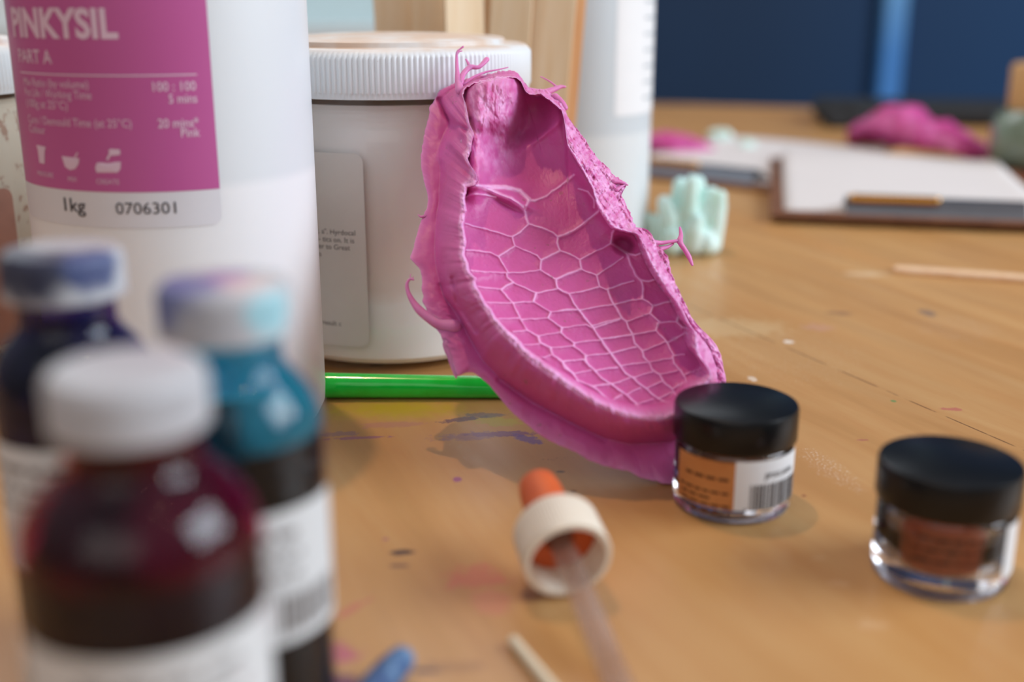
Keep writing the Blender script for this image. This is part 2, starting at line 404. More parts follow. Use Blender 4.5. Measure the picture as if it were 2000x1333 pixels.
    def polar(L):
        P = np.array(L+[L[0]], float); D = []
        for i in range(len(P)-1):
            m = max(2, int(np.hypot(*(P[i+1]-P[i]))*2)); D.append(P[i]+(P[i+1]-P[i])*np.linspace(0, 1, m, endpoint=False)[:, None])
        q = toT(np.concatenate(D)); th = np.mod(np.arctan2(q[:, 1], q[:, 0]), 2*np.pi); r = np.hypot(q[:, 0], q[:, 1])
        out = np.full(N, -1.); b = (th/(2*np.pi)*N).astype(int) % N
        np.maximum.at(out, b, r); ok = out > 0
        return np.interp(TH, np.concatenate([TH[ok]-2*np.pi, TH[ok], TH[ok]+2*np.pi]), np.tile(out[ok], 3))
    def sm(r, k=5):
        for _ in range(k): r = .25*np.roll(r, 1)+.5*r+.25*np.roll(r, -1)
        return r
    rF, rR, rC = sm(polar(Fo), 2), sm(polar(R0), 12), sm(polar(Ci), 3)
    def ring(r): return fromT(np.stack([r*np.cos(TH), r*np.sin(TH)], -1))
    dirp = ring(np.ones(N))-c0; dirp /= np.linalg.norm(dirp, axis=1)[:, None]
    w = np.clip((dirp@np.array([.62, -.62])+.02)/.5, 0, 1); w = w*w*(3-2*w)           # 1 where the outer wall is turned away
    w = sm(w, 30)
    # ragged details along the rims
    ii = np.arange(N)
    def n1(f, o=3, sd=0): return fbm(np.cos(TH)*f+sd+9, np.sin(TH)*f+sd*2+9, o, .6)
    rF = rF+1.5*n1(30, 3, 3)+2.2*w*n1(70, 4, 6); jit = 2.4*n1(38, 4, 7)*(1-.2*w)
    rR = np.minimum(rR, rF-2.5); rC = np.minimum(rC, rR-3)
    hF = .6+11.5*w+.5*n1(9, 2, 1)
    hR = 2+11.5*w
    topm = np.exp(-(((ring(rC)[:, 0]-965)/75)**2+((ring(rC)[:, 1]-160)/60)**2)**1.5)
    hC = 18-3.5*topm+1.1*n1(14, 4, 5)
    PXY, HH, COL = [], [], []          # ring stack, front side, from flange edge inwards
    def add(r, h, cval): PXY.append(ring(r)); HH.append(h+np.zeros(N)); COL.append(cval+np.zeros(N))
    # flange
    for i in range(14):
        s_ = i/14; add(rF+(rR-rF)*s_, hF+(hR-hF)*s_**1.2+.7*np.sin(np.pi*s_)*(1-w)+.35*(1-s_), .55*(1-s_)**6)
    for i in range(34):
        s_ = i/34; e = 1-(1-s_)**2.1
        lip = .18*max(0, (s_-.75)/.25)
        add(rR+(rC+(rR-rC)*lip*.6-rR)*min(1, s_**1.0)+jit*s_**7, hR+(hC-hR)*e, .0+1.0*max(0, (s_-.78)/.22)**1.2)
    # crest
    for i in range(8):
        s_ = i/8; add(rC+jit+(rR-rC)*.11*(1-s_), hC+.5*math.sin(math.pi*s_), 1-.3*s_)
    # inner wall
    fin = .012+.085*np.clip(dirp@np.array([.85, .5]), 0, 1)
    rE = rC*(1-fin); hE = 9.5-2.5*np.clip(dirp@np.array([.6, .8]), 0, 1)
    for i in range(12):
        s_ = i/12; e = s_*s_*(3-2*s_); add(rC+jit*(1-s_)**2+(rE-rC)*s_, hC+(hE-hC)*(1-(1-e)**1.2), .7*(1-s_)**2)
    NR = 230
    for i in range(NR):
        s_ = 1-i/NR; q = s_
        add(rE*q, 6.0+(hE-6.0)*q**3.2, 0)
    PX = np.array(PXY); H = np.array(HH); CO = np.array(COL)
    X, Y = PX[..., 0], PX[..., 1]
    nw = 14+34+8+12
    floor = np.zeros_like(H); floor[nw:] = 1
    # fade towards crest of displacement inside the cavity
    # --- scale pattern ridges
    C1 = lambda L: [(890+x/5.5528, 340+y/5.5528) for x, y in L]
    C2 = lambda L: [(1090+x/6.6667, 440+y/6.6667) for x, y in L]
    C3 = lambda L: [(920+x/6.6667, 530+y/6.6667) for x, y in L]
    C4 = lambda L: [(1090+x/6.6667, 620+y/6.6667) for x, y in L]
    RID = [(C1(L), wd) for L, wd in [
      ([(130,130),(350,150),(540,150),(700,190),(800,290)],2.2), ([(800,290),(860,295),(980,245),(1130,140),(1280,20)],1.3), ([(300,150),(450,220),(600,280),(735,380)],2.4),
      ([(800,290),(745,400),(780,540)],1.6), ([(90,270),(160,228),(320,235),(430,260)],1.), ([(100,545),(300,600),(450,640),(610,690)],.9), ([(610,690),(700,640),(790,550)],1.1),
      ([(790,550),(930,590),(1050,640),(1110,690)],1.2), ([(1110,690),(1250,640),(1400,540),(1560,400),(1620,370)],1.5), ([(1330,170),(1430,200),(1500,290),(1500,370)],1.0),
      ([(1110,690),(1100,760),(1130,840)],1.3), ([(610,690),(640,790)],1.1), ([(640,790),(550,850),(465,905)],1.2), ([(100,830),(250,840),(380,865),(465,905)],.9),
      ([(640,790),(760,840),(880,890),(930,940)],.9), ([(930,940),(1030,890),(1130,840)],1.2), ([(1130,840),(1240,880),(1350,940)],1.), ([(1350,940),(1450,880),(1580,820),(1690,760)],1.),
      ([(1690,760),(1700,650),(1740,570)],1.4), ([(1690,760),(1780,820),(1860,870)],1.4), ([(1350,940),(1360,1040)],1.2), ([(1360,1040),(1220,1090),(1080,1155)],1.4),
      ([(930,940),(915,1050)],1.2), ([(915,1050),(1000,1100),(1080,1155)],.9), ([(465,905),(510,980),(575,1080)],.9), ([(575,1080),(740,1075),(915,1050)],.8),
      ([(130,1050),(300,1070),(575,1080)],.8), ([(555,1090),(560,1130),(620,1190)],1.), ([(620,1190),(550,1220),(500,1260)],1.2), ([(210,1225),(350,1245),(500,1260)],.8),
      ([(620,1190),(740,1240),(870,1300)],.8), ([(1360,1040),(1450,1080),(1530,1105)],1.), ([(1530,1105),(1680,1010),(1820,910)],.9), ([(1080,1155),(1100,1250),(1225,1310)],1.3),
      ([(870,1300),(980,1280),(1110,1255)],1.), ([(1530,1105),(1560,1230),(1640,1265)],1.), ([(1225,1310),(1380,1280),(1560,1235)],.9), ([(1640,1265),(1780,1210),(1930,1165)],1.),
      ([(1860,870),(1900,1000),(1960,1110),(2020,1175)],1.4), ([(1860,870),(1950,890),(2000,870)],1.2)]]
    RID += [(C2(L), wd) for L, wd in [
      ([(1060,715),(1090,730),(1180,740),(1280,720)],1.2), ([(1090,730),(1110,850),(1100,970)],1.4), ([(1100,970),(1170,1010),(1240,1060)],1.1), ([(1240,1060),(1350,1030),(1430,1010),(1480,1000)],1.),
      ([(1240,1060),(1200,1160)],1.2), ([(1200,1160),(1260,1220),(1330,1280)],1.1), ([(1330,1280),(1450,1270),(1550,1270)],.9), ([(1550,1270),(1570,1160),(1620,1120),(1590,1060)],1.1),
      ([(650,850),(680,960),(730,1045)],1.3), ([(730,1045),(900,1000),(1100,970)],.9), ([(730,1045),(780,1130),(830,1220),(890,1270)],1.3), ([(137,906),(200,1020),(270,1120)],1.1),
      ([(270,1120),(430,1090),(580,1060),(730,1045)],.8), ([(270,1120),(340,1220),(440,1320)],1.1), ([(890,1270),(1050,1210),(1200,1160)],.8), ([(0,1130),(130,1110),(250,1110)],.8),
      ([(440,1320),(620,1270),(820,1222)],.8)]]
    RID += [(C3(L), wd) for L, wd in [
      ([(845,294),(810,400)],1.3), ([(810,400),(920,470),(1040,540)],.8), ([(1040,540),(1200,525),(1400,515)],.8), ([(390,250),(460,330),(540,425)],.9), ([(540,425),(680,410),(800,405)],.8),
      ([(200,415),(380,420),(520,425)],.7), ([(540,425),(600,550),(650,640)],.9), ([(650,640),(820,630),(1000,620)],.8), ([(1040,540),(1000,620)],1.2), ([(1000,620),(1100,690),(1180,750)],.9),
      ([(1180,750),(1330,725),(1500,710),(1570,745)],.8), ([(1410,530),(1500,640),(1590,750)],1.1), ([(350,630),(500,625),(630,620)],.7), ([(650,640),(730,780)],.9), ([(540,800),(640,790),(730,780)],.7),
      ([(730,780),(800,820),(870,860)],.9), ([(870,860),(1000,830),(1180,800)],.7), ([(1180,750),(1170,810)],1.3), ([(1170,810),(1250,880),(1340,945)],.9), ([(1340,945),(1500,920),(1680,910)],.8),
      ([(1590,750),(1640,830),(1690,900)],1.1), ([(870,860),(900,940),(1030,1010)],1.2), ([(660,970),(780,965),(900,955)],.7), ([(1030,1010),(1170,1000),(1330,985)],.7), ([(1340,945),(1330,985)],1.2),
      ([(1330,985),(1420,1050),(1500,1110)],.9), ([(1500,1110),(1640,1095),(1810,1085)],.8), ([(1690,900),(1740,990),(1820,1080)],1.1), ([(1030,1010),(1060,1100),(1190,1190)],1.2),
      ([(870,1130),(950,1130),(1030,1100)],.7), ([(1190,1190),(1330,1170),(1480,1165)],.7), ([(1500,1110),(1475,1170),(1540,1240),(1620,1310)],1.), ([(1820,1080),(1870,1160),(1940,1245)],1.1),
      ([(1190,1190),(1220,1270),(1310,1333)],1.1), ([(1620,1310),(1760,1280),(1900,1265)],.8), ([(1590,750),(1750,700),(1930,640)],.9), ([(1690,890),(1840,870),(2000,850)],.8), ([(1820,1080),(1900,1055),(2000,1030)],.8)]]
    RID += [(C4(L), wd) for L, wd in [
      ([(890,60),(920,150),(970,235)],1.2), ([(560,290),(750,270),(900,245),(970,235)],.9), ([(970,235),(1130,210),(1280,180)],.9), ([(1280,180),(1300,100),(1330,75)],1.3), ([(1280,180),(1350,260),(1420,340)],1.1), ([(1420,340),(1550,270),(1680,200)],.9),
      ([(1550,75),(1620,140),(1700,150),(1790,130)],1.1), ([(970,235),(1000,350),(1100,450)],1.3), ([(1100,450),(1260,380),(1400,330)],.8), ([(1420,340),(1460,420),(1510,510)],1.2), ([(1510,510),(1650,495)],.8),
      ([(690,480),(850,430),(1010,400)],.9), ([(560,300),(690,480),(750,570),(810,650)],1.2), ([(1100,450),(1120,530),(1180,600)],1.3), ([(1180,600),(1350,560),(1490,540)],.9), ([(810,640),(960,615),(1150,600)],.8),
      ([(1490,520),(1510,610),(1600,710),(1650,790)],1.2), ([(1180,600),(1230,700),(1320,760)],1.2), ([(1320,760),(1450,730),(1550,710)],.8), ([(810,650),(880,740),(980,800)],1.2), ([(980,800),(1130,750),(1230,725)],.8),
      ([(1320,760),(1380,860),(1490,950)],1.2), ([(1490,950),(1570,890),(1650,855)],.9), ([(1650,790),(1680,890),(1700,910)],1.1), ([(980,800),(1060,880),(1150,940)],1.2), ([(1150,940),(1250,890),(1360,845)],.9),
      ([(1150,940),(1220,1010),(1300,1070)],1.2), ([(1300,1070),(1400,1030),(1490,990)],.8), ([(1490,950),(1530,1020),(1580,1050)],1.), ([(1300,1070),(1420,1120),(1500,1110)],1.), ([(470,700),(560,800),(690,880)],1.1),
      ([(350,515),(370,600),(470,700)],1.2), ([(480,700),(600,680),(750,660)],.8), ([(690,880),(800,850),(930,800)],.8), ([(690,880),(780,950),(890,1020)],1.1), ([(890,1020),(980,970),(1070,935)],.8),
      ([(890,1020),(950,1080),(1020,1140),(1060,1210),(1130,1260)],1.2), ([(1040,1140),(1130,1110),(1230,1080)],.8), ([(190,740),(250,830),(450,910)],1.2), ([(220,740),(320,720),(430,705)],.7),
      ([(450,910),(580,890),(690,880)],1.), ([(450,910),(560,1000),(690,1110)],1.1), ([(690,1110),(750,1060),(830,1020)],.8), ([(690,1110),(760,1170),(850,1210)],.9), ([(0,560),(60,600),(130,690),(190,740)],1.),
      ([(80,575),(200,570),(330,560)],.7), ([(1660,750),(1760,720),(1830,690)],.8)]]
    xf_, yf_ = X[nw-4:].ravel(), Y[nw-4:].ravel()
    wob = 1.0
    xw = xf_+wob*fbm(xf_/11, yf_/11, 2); yw = yf_+wob*fbm(xf_/11+40, yf_/11+40, 2)
    R = np.zeros_like(xw)
    Dm = np.full_like(xw, 60.)
    for L, wd in RID:
        P = np.array(L)
        for a, b in zip(P[:-1], P[1:]):
            lo = np.minimum(a, b)-26; hi = np.maximum(a, b)+26
            m = np.nonzero((xw > lo[0]) & (xw < hi[0]) & (yw > lo[1]) & (yw < hi[1]))[0]
            if not len(m): continue
            d = b-a; t = np.clip(((xw[m]-a[0])*d[0]+(yw[m]-a[1])*d[1])/(d@d), 0, 1)
            dd = np.hypot(xw[m]-a[0]-t*d[0], yw[m]-a[1]-t*d[1])
            v = wd**.5*np.exp(-(dd/(1.5+1.3*wd))**1.35)
            R[m] = np.maximum(R[m], v)+.12*np.minimum(R[m], v); Dm[m] = np.minimum(Dm[m], dd)
    sh = H[nw-4:].shape
    R = R.reshape(sh); Dm = Dm.reshape(sh)
    edgefade = np.ones(sh); edgefade[:6] = np.linspace(.3, 1, 6)[:, None]
    H[nw-4:] += (.52*R+.22*(np.exp(-(Dm/11.)**2)))*edgefade
    CO[nw-4:] = np.maximum(CO[nw-4:], np.clip((R-.35)*1.5, 0, 1)*edgefade)
    # --- broad modelling bumps (centre px, radii px, angle, height mm)
    def g(cx, cy, rx, ry, a, h, pw=2):
        ca, sa = math.cos(a), math.sin(a); u = (X-cx)*ca+(Y-cy)*sa; v = -(X-cx)*sa+(Y-cy)*ca
        return h*np.exp(-((u/rx)**2+(v/ry)**2)**(pw/2))
    inside = np.zeros_like(H); inside[14+34:] = 1
    infl = np.zeros_like(H); infl[nw:] = 1; infl[14+34:nw] = (np.linspace(0, 1, 20)**1.5)[:, None]
    Dd = g(964, 192, 56, 66, .25, 9.0, 6)+g(950, 180, 40, 44, .2, 3.2, 2)+g(935, 285, 26, 64, -.15, 6.0, 3)+g(928, 350, 18, 45, 0, 5.0, 3)          # rolled lump, top left
    Dd += g(1040, 232, 36, 46, .55, -6.0, 3)+g(1010, 270, 17, 28, .7, -4.5)+g(1083, 228, 20, 50, -.35, 2.5)       # dark pocket
    Dd += g(1045, 325, 62, 55, .2, -3.2, 3)+g(1062, 262, 8, 42, .9, 2.0)                                                                           # small fold across the pocket
    Dd += g(1218, 481, 20, 16, .5, -5.0, 4)                                                                      # deep pit cell by the right rim
    Dd += g(1008, 393, 40, 8, .45, 2.2)+g(985, 400, 34, 5, .5, -1.0)
    H += Dd*infl; Dd = 0
    Dd += g(1170, 395, 16, 40, -.55, 3.0)+g(1140, 345, 14, 40, -.6, 3.0)+g(1200, 430, 16, 26, -.4, 2.0)
    H += Dd*inside
    # low relief and torn texture
    band = np.exp(-((np.arange(H.shape[0])-(14+34+4))/9.)**2)[:, None]
    tear = fbm(X/7., Y/7., 4, .6)
    rightrim = np.clip((dirp@np.array([.86, -.5])-.1)/.4, 0, 1)[None, :]
    H += band*(.45+.9*rightrim)*tear
    stri = fbm((X*.55+Y*.83)/26., (X*.83-Y*.55)/5., 3, .6)
    rimzone = np.zeros_like(H); rimzone[5:66] = 1; rimzone[:5] = np.linspace(0, 1, 5)[:, None]
    rimzone = rimzone*rightrim
    H += rimzone*(.9*stri+1.5*fbm(X/13., Y/13., 5, .6)-.9*np.abs(fbm((X+Y)/7., (Y-X)/22., 3)))
    CO = np.clip(CO+rimzone*(.5+.9*fbm(X/6., Y/6., 4, .6)), 0, 1)
    lw = band*np.clip((-dirp@np.array([.86, -.3])-.1)/.4, 0, 1)[None, :]
    H += lw*(.8*fbm(X/5., Y/7., 4, .6)-.7*np.abs(fbm(X/9.+3, Y/12., 3)))
    CO = np.clip(CO+lw*.5*np.clip(.5+1.6*fbm(X/6., Y/6., 4), 0, 1), 0, 1)
    lumpm = np.exp(-(((X-960)/60)**2+((Y-225)/110)**2)**2)
    H += infl*lumpm*(1.5*fbm(X/17., Y/34., 4, .5)-.8*np.abs(fbm(X/14.+5, Y/30., 3)))
    low = np.zeros_like(H); low[:14+30] = 1
    H += low*np.linspace(.15, 1, H.shape[0])[:, None]*0+low*(.35*fbm(X/26., Y/26., 4, .55))*(1-w)[None, :]
    H[nw:] += .07*fbm(X[nw:]/5., Y[nw:]/5., 3)+.35*fbm(X[nw:]/60., Y[nw:]/60., 2)
    CO = np.clip(CO+lumpm*infl*.75*np.clip(.6+fbm(X/10., Y/16., 4), 0, 1), 0, 1)  # pale highlight on the rolled lump, painted into the colour
    # creases in the outer wall
    def crease(L, depth, width):
        P = np.array(L, float); dm = np.full_like(X, 99.)
        for a, b in zip(P[:-1], P[1:]):
            d = b-a; t = np.clip(((X-a[0])*d[0]+(Y-a[1])*d[1])/(d@d), 0, 1); dm = np.minimum(dm, np.hypot(X-a[0]-t*d[0], Y-a[1]-t*d[1]))
        return -depth*np.exp(-(dm/width)**2)
    outer = np.zeros_like(H); outer[2:14+32] = 1
    H += outer*(crease([(858,196),(869,222),(892,246),(911,255)], 2.2, 5)+crease([(862,560),(880,600),(905,640),(940,690)], .8, 6)
                + crease([(884,545),(893,590),(908,618),(930,650)], 1.6, 4)
                + crease([(862,310),(872,285),(898,262)], -1.4, 9)+crease([(975,745),(1040,790),(1090,815),(1180,860)], 1.0, 5))
    # flange grazing fringe near lower left
    fr = np.exp(-(((X-870)/45)**2+((Y-640)/60)**2))*low
    H += fr*.9*fbm((X+Y*.5)/30., (Y-X*.5)/4., 3, .6)
    pts = unproj(X, Y, H)
    rings = pts.shape[0]
    V = pts.reshape(-1, 3); CF = CO.reshape(-1)
    idx = np.arange(rings*N).reshape(rings, N)
    a = idx[:-1]; b = idx[1:]
    Q = np.stack([a, np.roll(a, -1, 1), np.roll(b, -1, 1), b], -1).reshape(-1, 4)
    faces = Q[:, ::-1]
    cen = unproj(c0[0], c0[1], H[-1].mean())
    # back shell
    back = []
    for q, hh in ((.992, -1.0), (.95, -2.4), (.8, -3.2), (.5, -3.4), (.2, -3.4)):
        hb = np.minimum(hF-1.6, hh) if q < .99 else hF-1.8
        back.append(unproj(*(ring(rF*q).T), hb+np.zeros(N)))
    back = np.array(back).reshape(-1, 3); nb = len(V)
    V = np.concatenate([V, back, cen[None], unproj(c0[0], c0[1], -3.4)[None]]); CF = np.concatenate([CF, np.zeros(len(back)+2)])
    bi = np.concatenate([idx[:1], nb+np.arange(5*N).reshape(5, N)])
    a = bi[:-1]; b = bi[1:]
    faces = np.concatenate([faces, np.stack([a, np.roll(a, -1, 1), np.roll(b, -1, 1), b], -1).reshape(-1, 4)])
    tri = [(int(idx[-1][(i+1) % N]), int(idx[-1][i]), len(V)-2) for i in range(N)]+[(int(bi[-1][i]), int(bi[-1][(i+1) % N]), len(V)-1) for i in range(N)]
    # torn strands of silicone around the edge: (pixels, radii px, heights mm)
    ex = []
    for L, rr, hh in [
        ([(899,178),(895,160),(893,140),(892,118),(893,103),(899,97),(904,93)], [10,7,4.2,3.2,2.4,2.2,2.6], [13,12.5,12,12,12.5,13,13.5]),
        ([(899,163),(905,146),(918,133),(933,133),(942,127),(950,118)], [7,6,7,5,5.5,6.5], [12.5,12,12,12,12,12]),
        ([(918,134),(914,124),(910,117)], [5,3,1.6], [12,12,12]), ([(892,110),(896,103),(902,101)], [2.5,2,1.4], [12,12.5,12.5]),
        ([(905,166),(925,152),(950,142),(975,137),(992,133)], [4,3.4,2.6,1.8,1.2], [11,12,12,12,12]),
        ([(1018,178),(1040,182),(1062,183),(1082,176),(1095,171),(1103,171)], [12,11,10,7,5,3], [8,8,8,8,8,8]),
        ([(1088,172),(1076,162),(1064,155),(1056,151)], [3,2,1.5,1.2], [8,8,8,8]),
        ([(1085,190),(1096,200),(1104,212)], [8,7,6], [12,12,12]),
        ([(1272,474),(1290,476),(1308,474),(1324,472)], [7,5,3.8,4], [10,9,9,9]),
        ([(1328,446),(1330,460),(1328,474),(1338,490),(1346,504),(1352,519)], [2,4,6.5,5.5,5,2.5], [9,9,9,8,7.5,7]),
        ([(1290,488),(1304,484),(1314,478)], [6,4,2.5], [8,8,8]),
        ([(1200,356),(1212,358),(1226,363)], [6,4,1.6], [13,13,13]), ([(1205,372),(1214,366),(1222,362)], [5,3,1.4], [13,13,13]),
        ([(884,640),(862,636),(840,624),(820,608),(806,590),(797,572),(795,556),(801,547),(807,548)], [17,14,11,9,6,4,3.2,3,2.2], [1.5,.8,.6,.6,.8,1.4,2.2,3,3.4]),
        ([(878,655),(872,676),(880,700),(886,722),(891,739)], [9,7,6,4.5,2], [.6,.5,.4,.3,.3]),
        ([(804,548),(801,541),(803,537)], [1.4,1,.6], [3,3,3]), ([(806,548),(807,542)], [1.2,.7], [3,3]),
        ([(830,424),(822,425),(817,421)], [4,2.5,1.2], [1,1,1]),
        ([(905,270),(903,280),(908,290)], [3.4,4,2.6], [15,15.5,15])]:
        pp = [unproj(p[0], p[1], h_) for p, h_ in zip(L, hh)]
        ex.append(tube(pp, [r_/6.3 for r_ in rr], 10, .8))
    EV, EF = join(*ex); base = len(V)
    V = np.concatenate([V, np.array(EV)]); CF = np.concatenate([CF, np.full(len(EV), .35)])
    allf = [tuple(f) for f in faces.tolist()]+tri+[tuple(i+base for i in f) for f in EF]
    V[:, 2] -= V[:, 2].min()-.05
    # clearance report for the leaning contact
    zz = (V[:, 2] > 94) & (V[:, 2] < 114)
    print('MOLD lid clearance', float((np.hypot(V[:, 0]-JC[0], V[:, 1]-JC[1])[zz]).min()), 'body', float(np.hypot(V[:, 0]-JC[0], V[:, 1]-JC[1])[V[:, 2] < 94].min()),
          'lidring', float(np.hypot(V[:, 0]-P1C[0], V[:, 1]-P1C[1]).min()), 'verts', len(V), 'top', V[:, 2].max())
    me = bpy.data.meshes.new('silicone_mold'); me.from_pydata((V*S).tolist(), [], allf); me.update()
    me.polygons.foreach_set('use_smooth', [True]*len(me.polygons))
    at = me.attributes.new('pale', 'FLOAT', 'POINT'); at.data.foreach_set('value', CF.astype(np.float32))
    t = NT('pink silicone rubber')
    an = t.n.new('ShaderNodeAttribute'); an.attribute_name = 'pale'
    P = t.coord()
    n1_ = t.noise(P, 55, 4, .6); n2_ = t.noise(P, 700, 3, .6); n3_ = t.noise(P, 160, 5, .65)
    c = t.ramp(n1_, [(.3, lin((198, 84, 148))), (.7, lin((208, 96, 166)))])
    c = t.mix(t.mr(n3_, .55, .75, 0, .22), c, lin((210, 84, 130)))
    c = t.mix(t.math('MULTIPLY', an.outputs['Fac'], t.mr(n3_, .2, .6, .45, .9)), c, lin((240, 184, 228)))
    c = t.mix(t.mr(n2_, .72, .8, 0, .35), c, lin((236, 190, 215)))
    # small specks of grey-green dirt in the crease
    sp = t.math('MULTIPLY', t.mr(t.noise(P, 420, 3), .66, .72), t.mr(t.noise(P, 38, 2), .56, .64))
    c = t.mix(t.math('MULTIPLY', sp, .5), c, lin((128, 104, 70)))
    t.p(color=c, rough=.46, spec=.4, sss=.35, sssr=(1.0, .3, .55), ssss=.0022,
        normal=t.bump(t.math('ADD', t.math('MULTIPLY', n2_, .6), n3_), .14, .0005))
    me.materials.append(t.m)
    o = bpy.data.objects.new('silicone_mold', me); col.objects.link(o)
    tag(o, 'large bright pink silicone mould with reptile scale relief, leaning on the ribbed jar', 'mould')
    return o
MOLD_N = (.13, -.66, .745)
P1C = (58.4, 0)      # filled below
JC = (-45.0, 436.0)

# ------------------------------------------------------------------ vessels
def plastic(name, rgb, rough=.4, sss=.15, **kw):
    t = NT(name); c = lin(rgb); n = t.noise(t.coord(), 40, 3)
    t.p(color=t.mix(t.mr(n, .3, .7, 0, .1), c, tuple(v*.86 for v in c)), rough=rough, sss=sss, sssr=(1, .9, .85), ssss=.004, **kw); return t.m
def clear(name, rgb=(250, 250, 250), rough=.04, ior=1.47):
    t = NT(name); t.p(color=lin(rgb), rough=t.mr(t.noise(t.coord(), 300, 2), .3, .8, rough, rough+.05), trans=1.0, ior=ior); return t.m
def thinglass(name, tint=(250, 250, 250), rough=.04, skin=1.0, haze=0.0, hazergb=(230, 230, 230), filmnoise=None, hazelo=0.0):
    """thin clear wall: light passes straight through, with a reflecting skin and an optional milky or dyed film"""
    t = NT(name); tr = t.n.new('ShaderNodeBsdfTransparent'); tr.inputs[0].default_value = (*lin(tint), 1)
    gl = t.n.new('ShaderNodeBsdfGlossy'); gl.inputs['Roughness'].default_value = rough
    fr = t.n.new('ShaderNodeFresnel'); fr.inputs[0].default_value = 1.46
    base = tr.outputs[0]
    if haze:
        df = t.n.new('ShaderNodeBsdfDiffuse'); df.inputs[0].default_value = (*lin(hazergb), 1)
        tl_ = t.n.new('ShaderNodeBsdfTranslucent'); tl_.inputs[0].default_value = (*lin(hazergb), 1)
        m0 = t.n.new('ShaderNodeMixShader'); m0.inputs[0].default_value = .5; t.l.new(df.outputs[0], m0.inputs[1]); t.l.new(tl_.outputs[0], m0.inputs[2])
        m1 = t.n.new('ShaderNodeMixShader'); t.l.new(base, m1.inputs[1]); t.l.new(m0.outputs[0], m1.inputs[2])
        f = t.mr(t.noise(t.mapping(t.coord(), scale=(1, 1, .6)), filmnoise or 90, 3, .6, .8), .36, .62, hazelo, haze); t.l.new(f, m1.inputs[0]); base = m1.outputs[0]
    m2 = t.n.new('ShaderNodeMixShader'); bf = t.n.new('ShaderNodeNewGeometry').outputs['Backfacing']
    t.l.new(t.math('MULTIPLY', t.math('MULTIPLY', fr.outputs[0], skin), t.math('SUBTRACT', 1.0, bf)), m2.inputs[0]); t.l.new(base, m2.inputs[1]); t.l.new(gl.outputs[0], m2.inputs[2])
    t.l.new(m2.outputs[0], t.out.inputs[0]); t.n.remove(t.b); return t.m
M_text_w = simple('pale lilac print', (226, 196, 216), .6, .02)
M_text_k = simple('dark grey print', (58, 54, 58), .6, .02)
M_text_soft = simple('soft grey print', (104, 98, 98), .6, .02)
M_paper = simple('white label paper', (226, 228, 230), .55, .02)

# --- big white bottle with the pink label
bc = (-101.0, 349.0); R_b = 41.5
cy = Cyl(*bc, R_b)
bt = thing('plastic_bottle', 'large white plastic bottle with a pink label on its left side', 'bottle', bc)
def hdpe(name, lo, hi, zfill):
    t = NT(name); P = t.coord(); z = t.sep(P)[2]
    n = t.noise(t.mapping(P, scale=(1, 1, .4)), 22, 3)
    c = t.mix(t.mr(z, zfill-.002, zfill+.002, 0, 1), lin(lo), lin(hi))
    c = t.mix(t.mr(n, .35, .7, 0, .12), c, lin((214, 220, 224)))
    x = t.sep(P)[0]
    t.p(color=c, rough=.38, sss=.25, sssr=(1, .95, .9), ssss=.008, spec=.4, coat=.1); return t.m
M_hd = hdpe('white translucent polyethylene', (240, 241, 243), (224, 229, 232), .079)
V, F = lathe([(0, .8), (30, .8), (36, 0), (39.5, 1.2), (41.2, 4.5), (R_b, 9), (R_b, 168), (40.6, 174), (36, 182), (26, 188), (20, 190), (19, 193), (19, 206), (0, 206)], 128)
mk('bottle_body', V, F, M_hd, bt)
V, F = lathe([(19.3, 193), (22, 193, .3), (22.3, 194, .5), (22.3, 212, .5), (21.5, 214), (0, 214.5)], 240, 60)
mk('bottle_cap', V, F, plastic('white cap plastic', (232, 233, 233)), bt)
def lp(px, py): return cy.hit(px, py)
a_l = math.radians(-76); a_r = lp(424, 300)[0]
z_pb = lp(240, 376)[1]; z_lb = lp(240, 446)[1]
tl = NT('pink printed label'); zl = tl.sep(tl.coord())[2]
cl = tl.ramp(tl.noise(tl.coord(), 12, 2), [(.3, lin((190, 88, 152))), (.7, lin((196, 98, 164)))])
cl = tl.mix(tl.mr(zl, z_pb*S-.0001, z_pb*S+.0001, 0, 1), lin((222, 222, 228)), cl)
tl.p(color=cl, rough=.42, coat=.15)
V, F = patch(cy, a_l, a_r, z_lb, 165, .12, 80, corner=2.5, corners='rb', m=2)
# exact seam between pink and white
V2, F2 = patch(cy, a_l, a_r, z_pb, 165, .2, 80, m=2)
lab = mk('label', V, F, simple('white label band', (222, 222, 228), .42, .02), bt)
pk = mk('pink_panel', V2, F2, tl.m, lab)
parts = []
a0, z0 = lp(28, 60); a1, _ = lp(233, 80)
_, z0 = lp(150, 73)
parts.append(cyl_text(cy, 'PINKYSIL', a0, z0, 7.0, a1, bold=.035, off=.3))
al, _ = lp(40, 120); ar, _ = lp(103, 120); _, zz_ = lp(70, 123)
parts.append(cyl_text(cy, 'PART A', al, zz_, 3.4, ar, bold=.01, off=.3))
ax0, _ = lp(42, 140); ax1, _ = lp(384, 146); _, zz_ = lp(375, 147)
parts.append(patch(cy, ax0, ax1, zz_, zz_+.35, .3, 40, m=1))
aln = lp(48, 165)[0]
for s_, (px, py) in (('Mix Ratio (by volume)', (174, 173)), ('Pot Life / Working Time', (180, 194)), ('(100g at 25\u00b0C)', (134, 214)), ('Cure / Demould Time (at 25\u00b0C)', (258, 249)), ('Colour', (91, 262))):
    a1, z_ = lp(px, py); parts.append(cyl_text(cy, s_, aln+.01, z_, 2.1, a1, off=.3))
for s_, (px, py), a_start in (('100 : 100', (383, 176), 299), ('5 mins', (385, 200), 330), ('20 mins*', (388, 247), 309), ('Pink', (391, 266), 354)):
    a1, z_ = lp(px, py); a0, _ = lp(a_start, py); parts.append(cyl_text(cy, s_, a0, z_, 2.3, a1, bold=.01, off=.3))
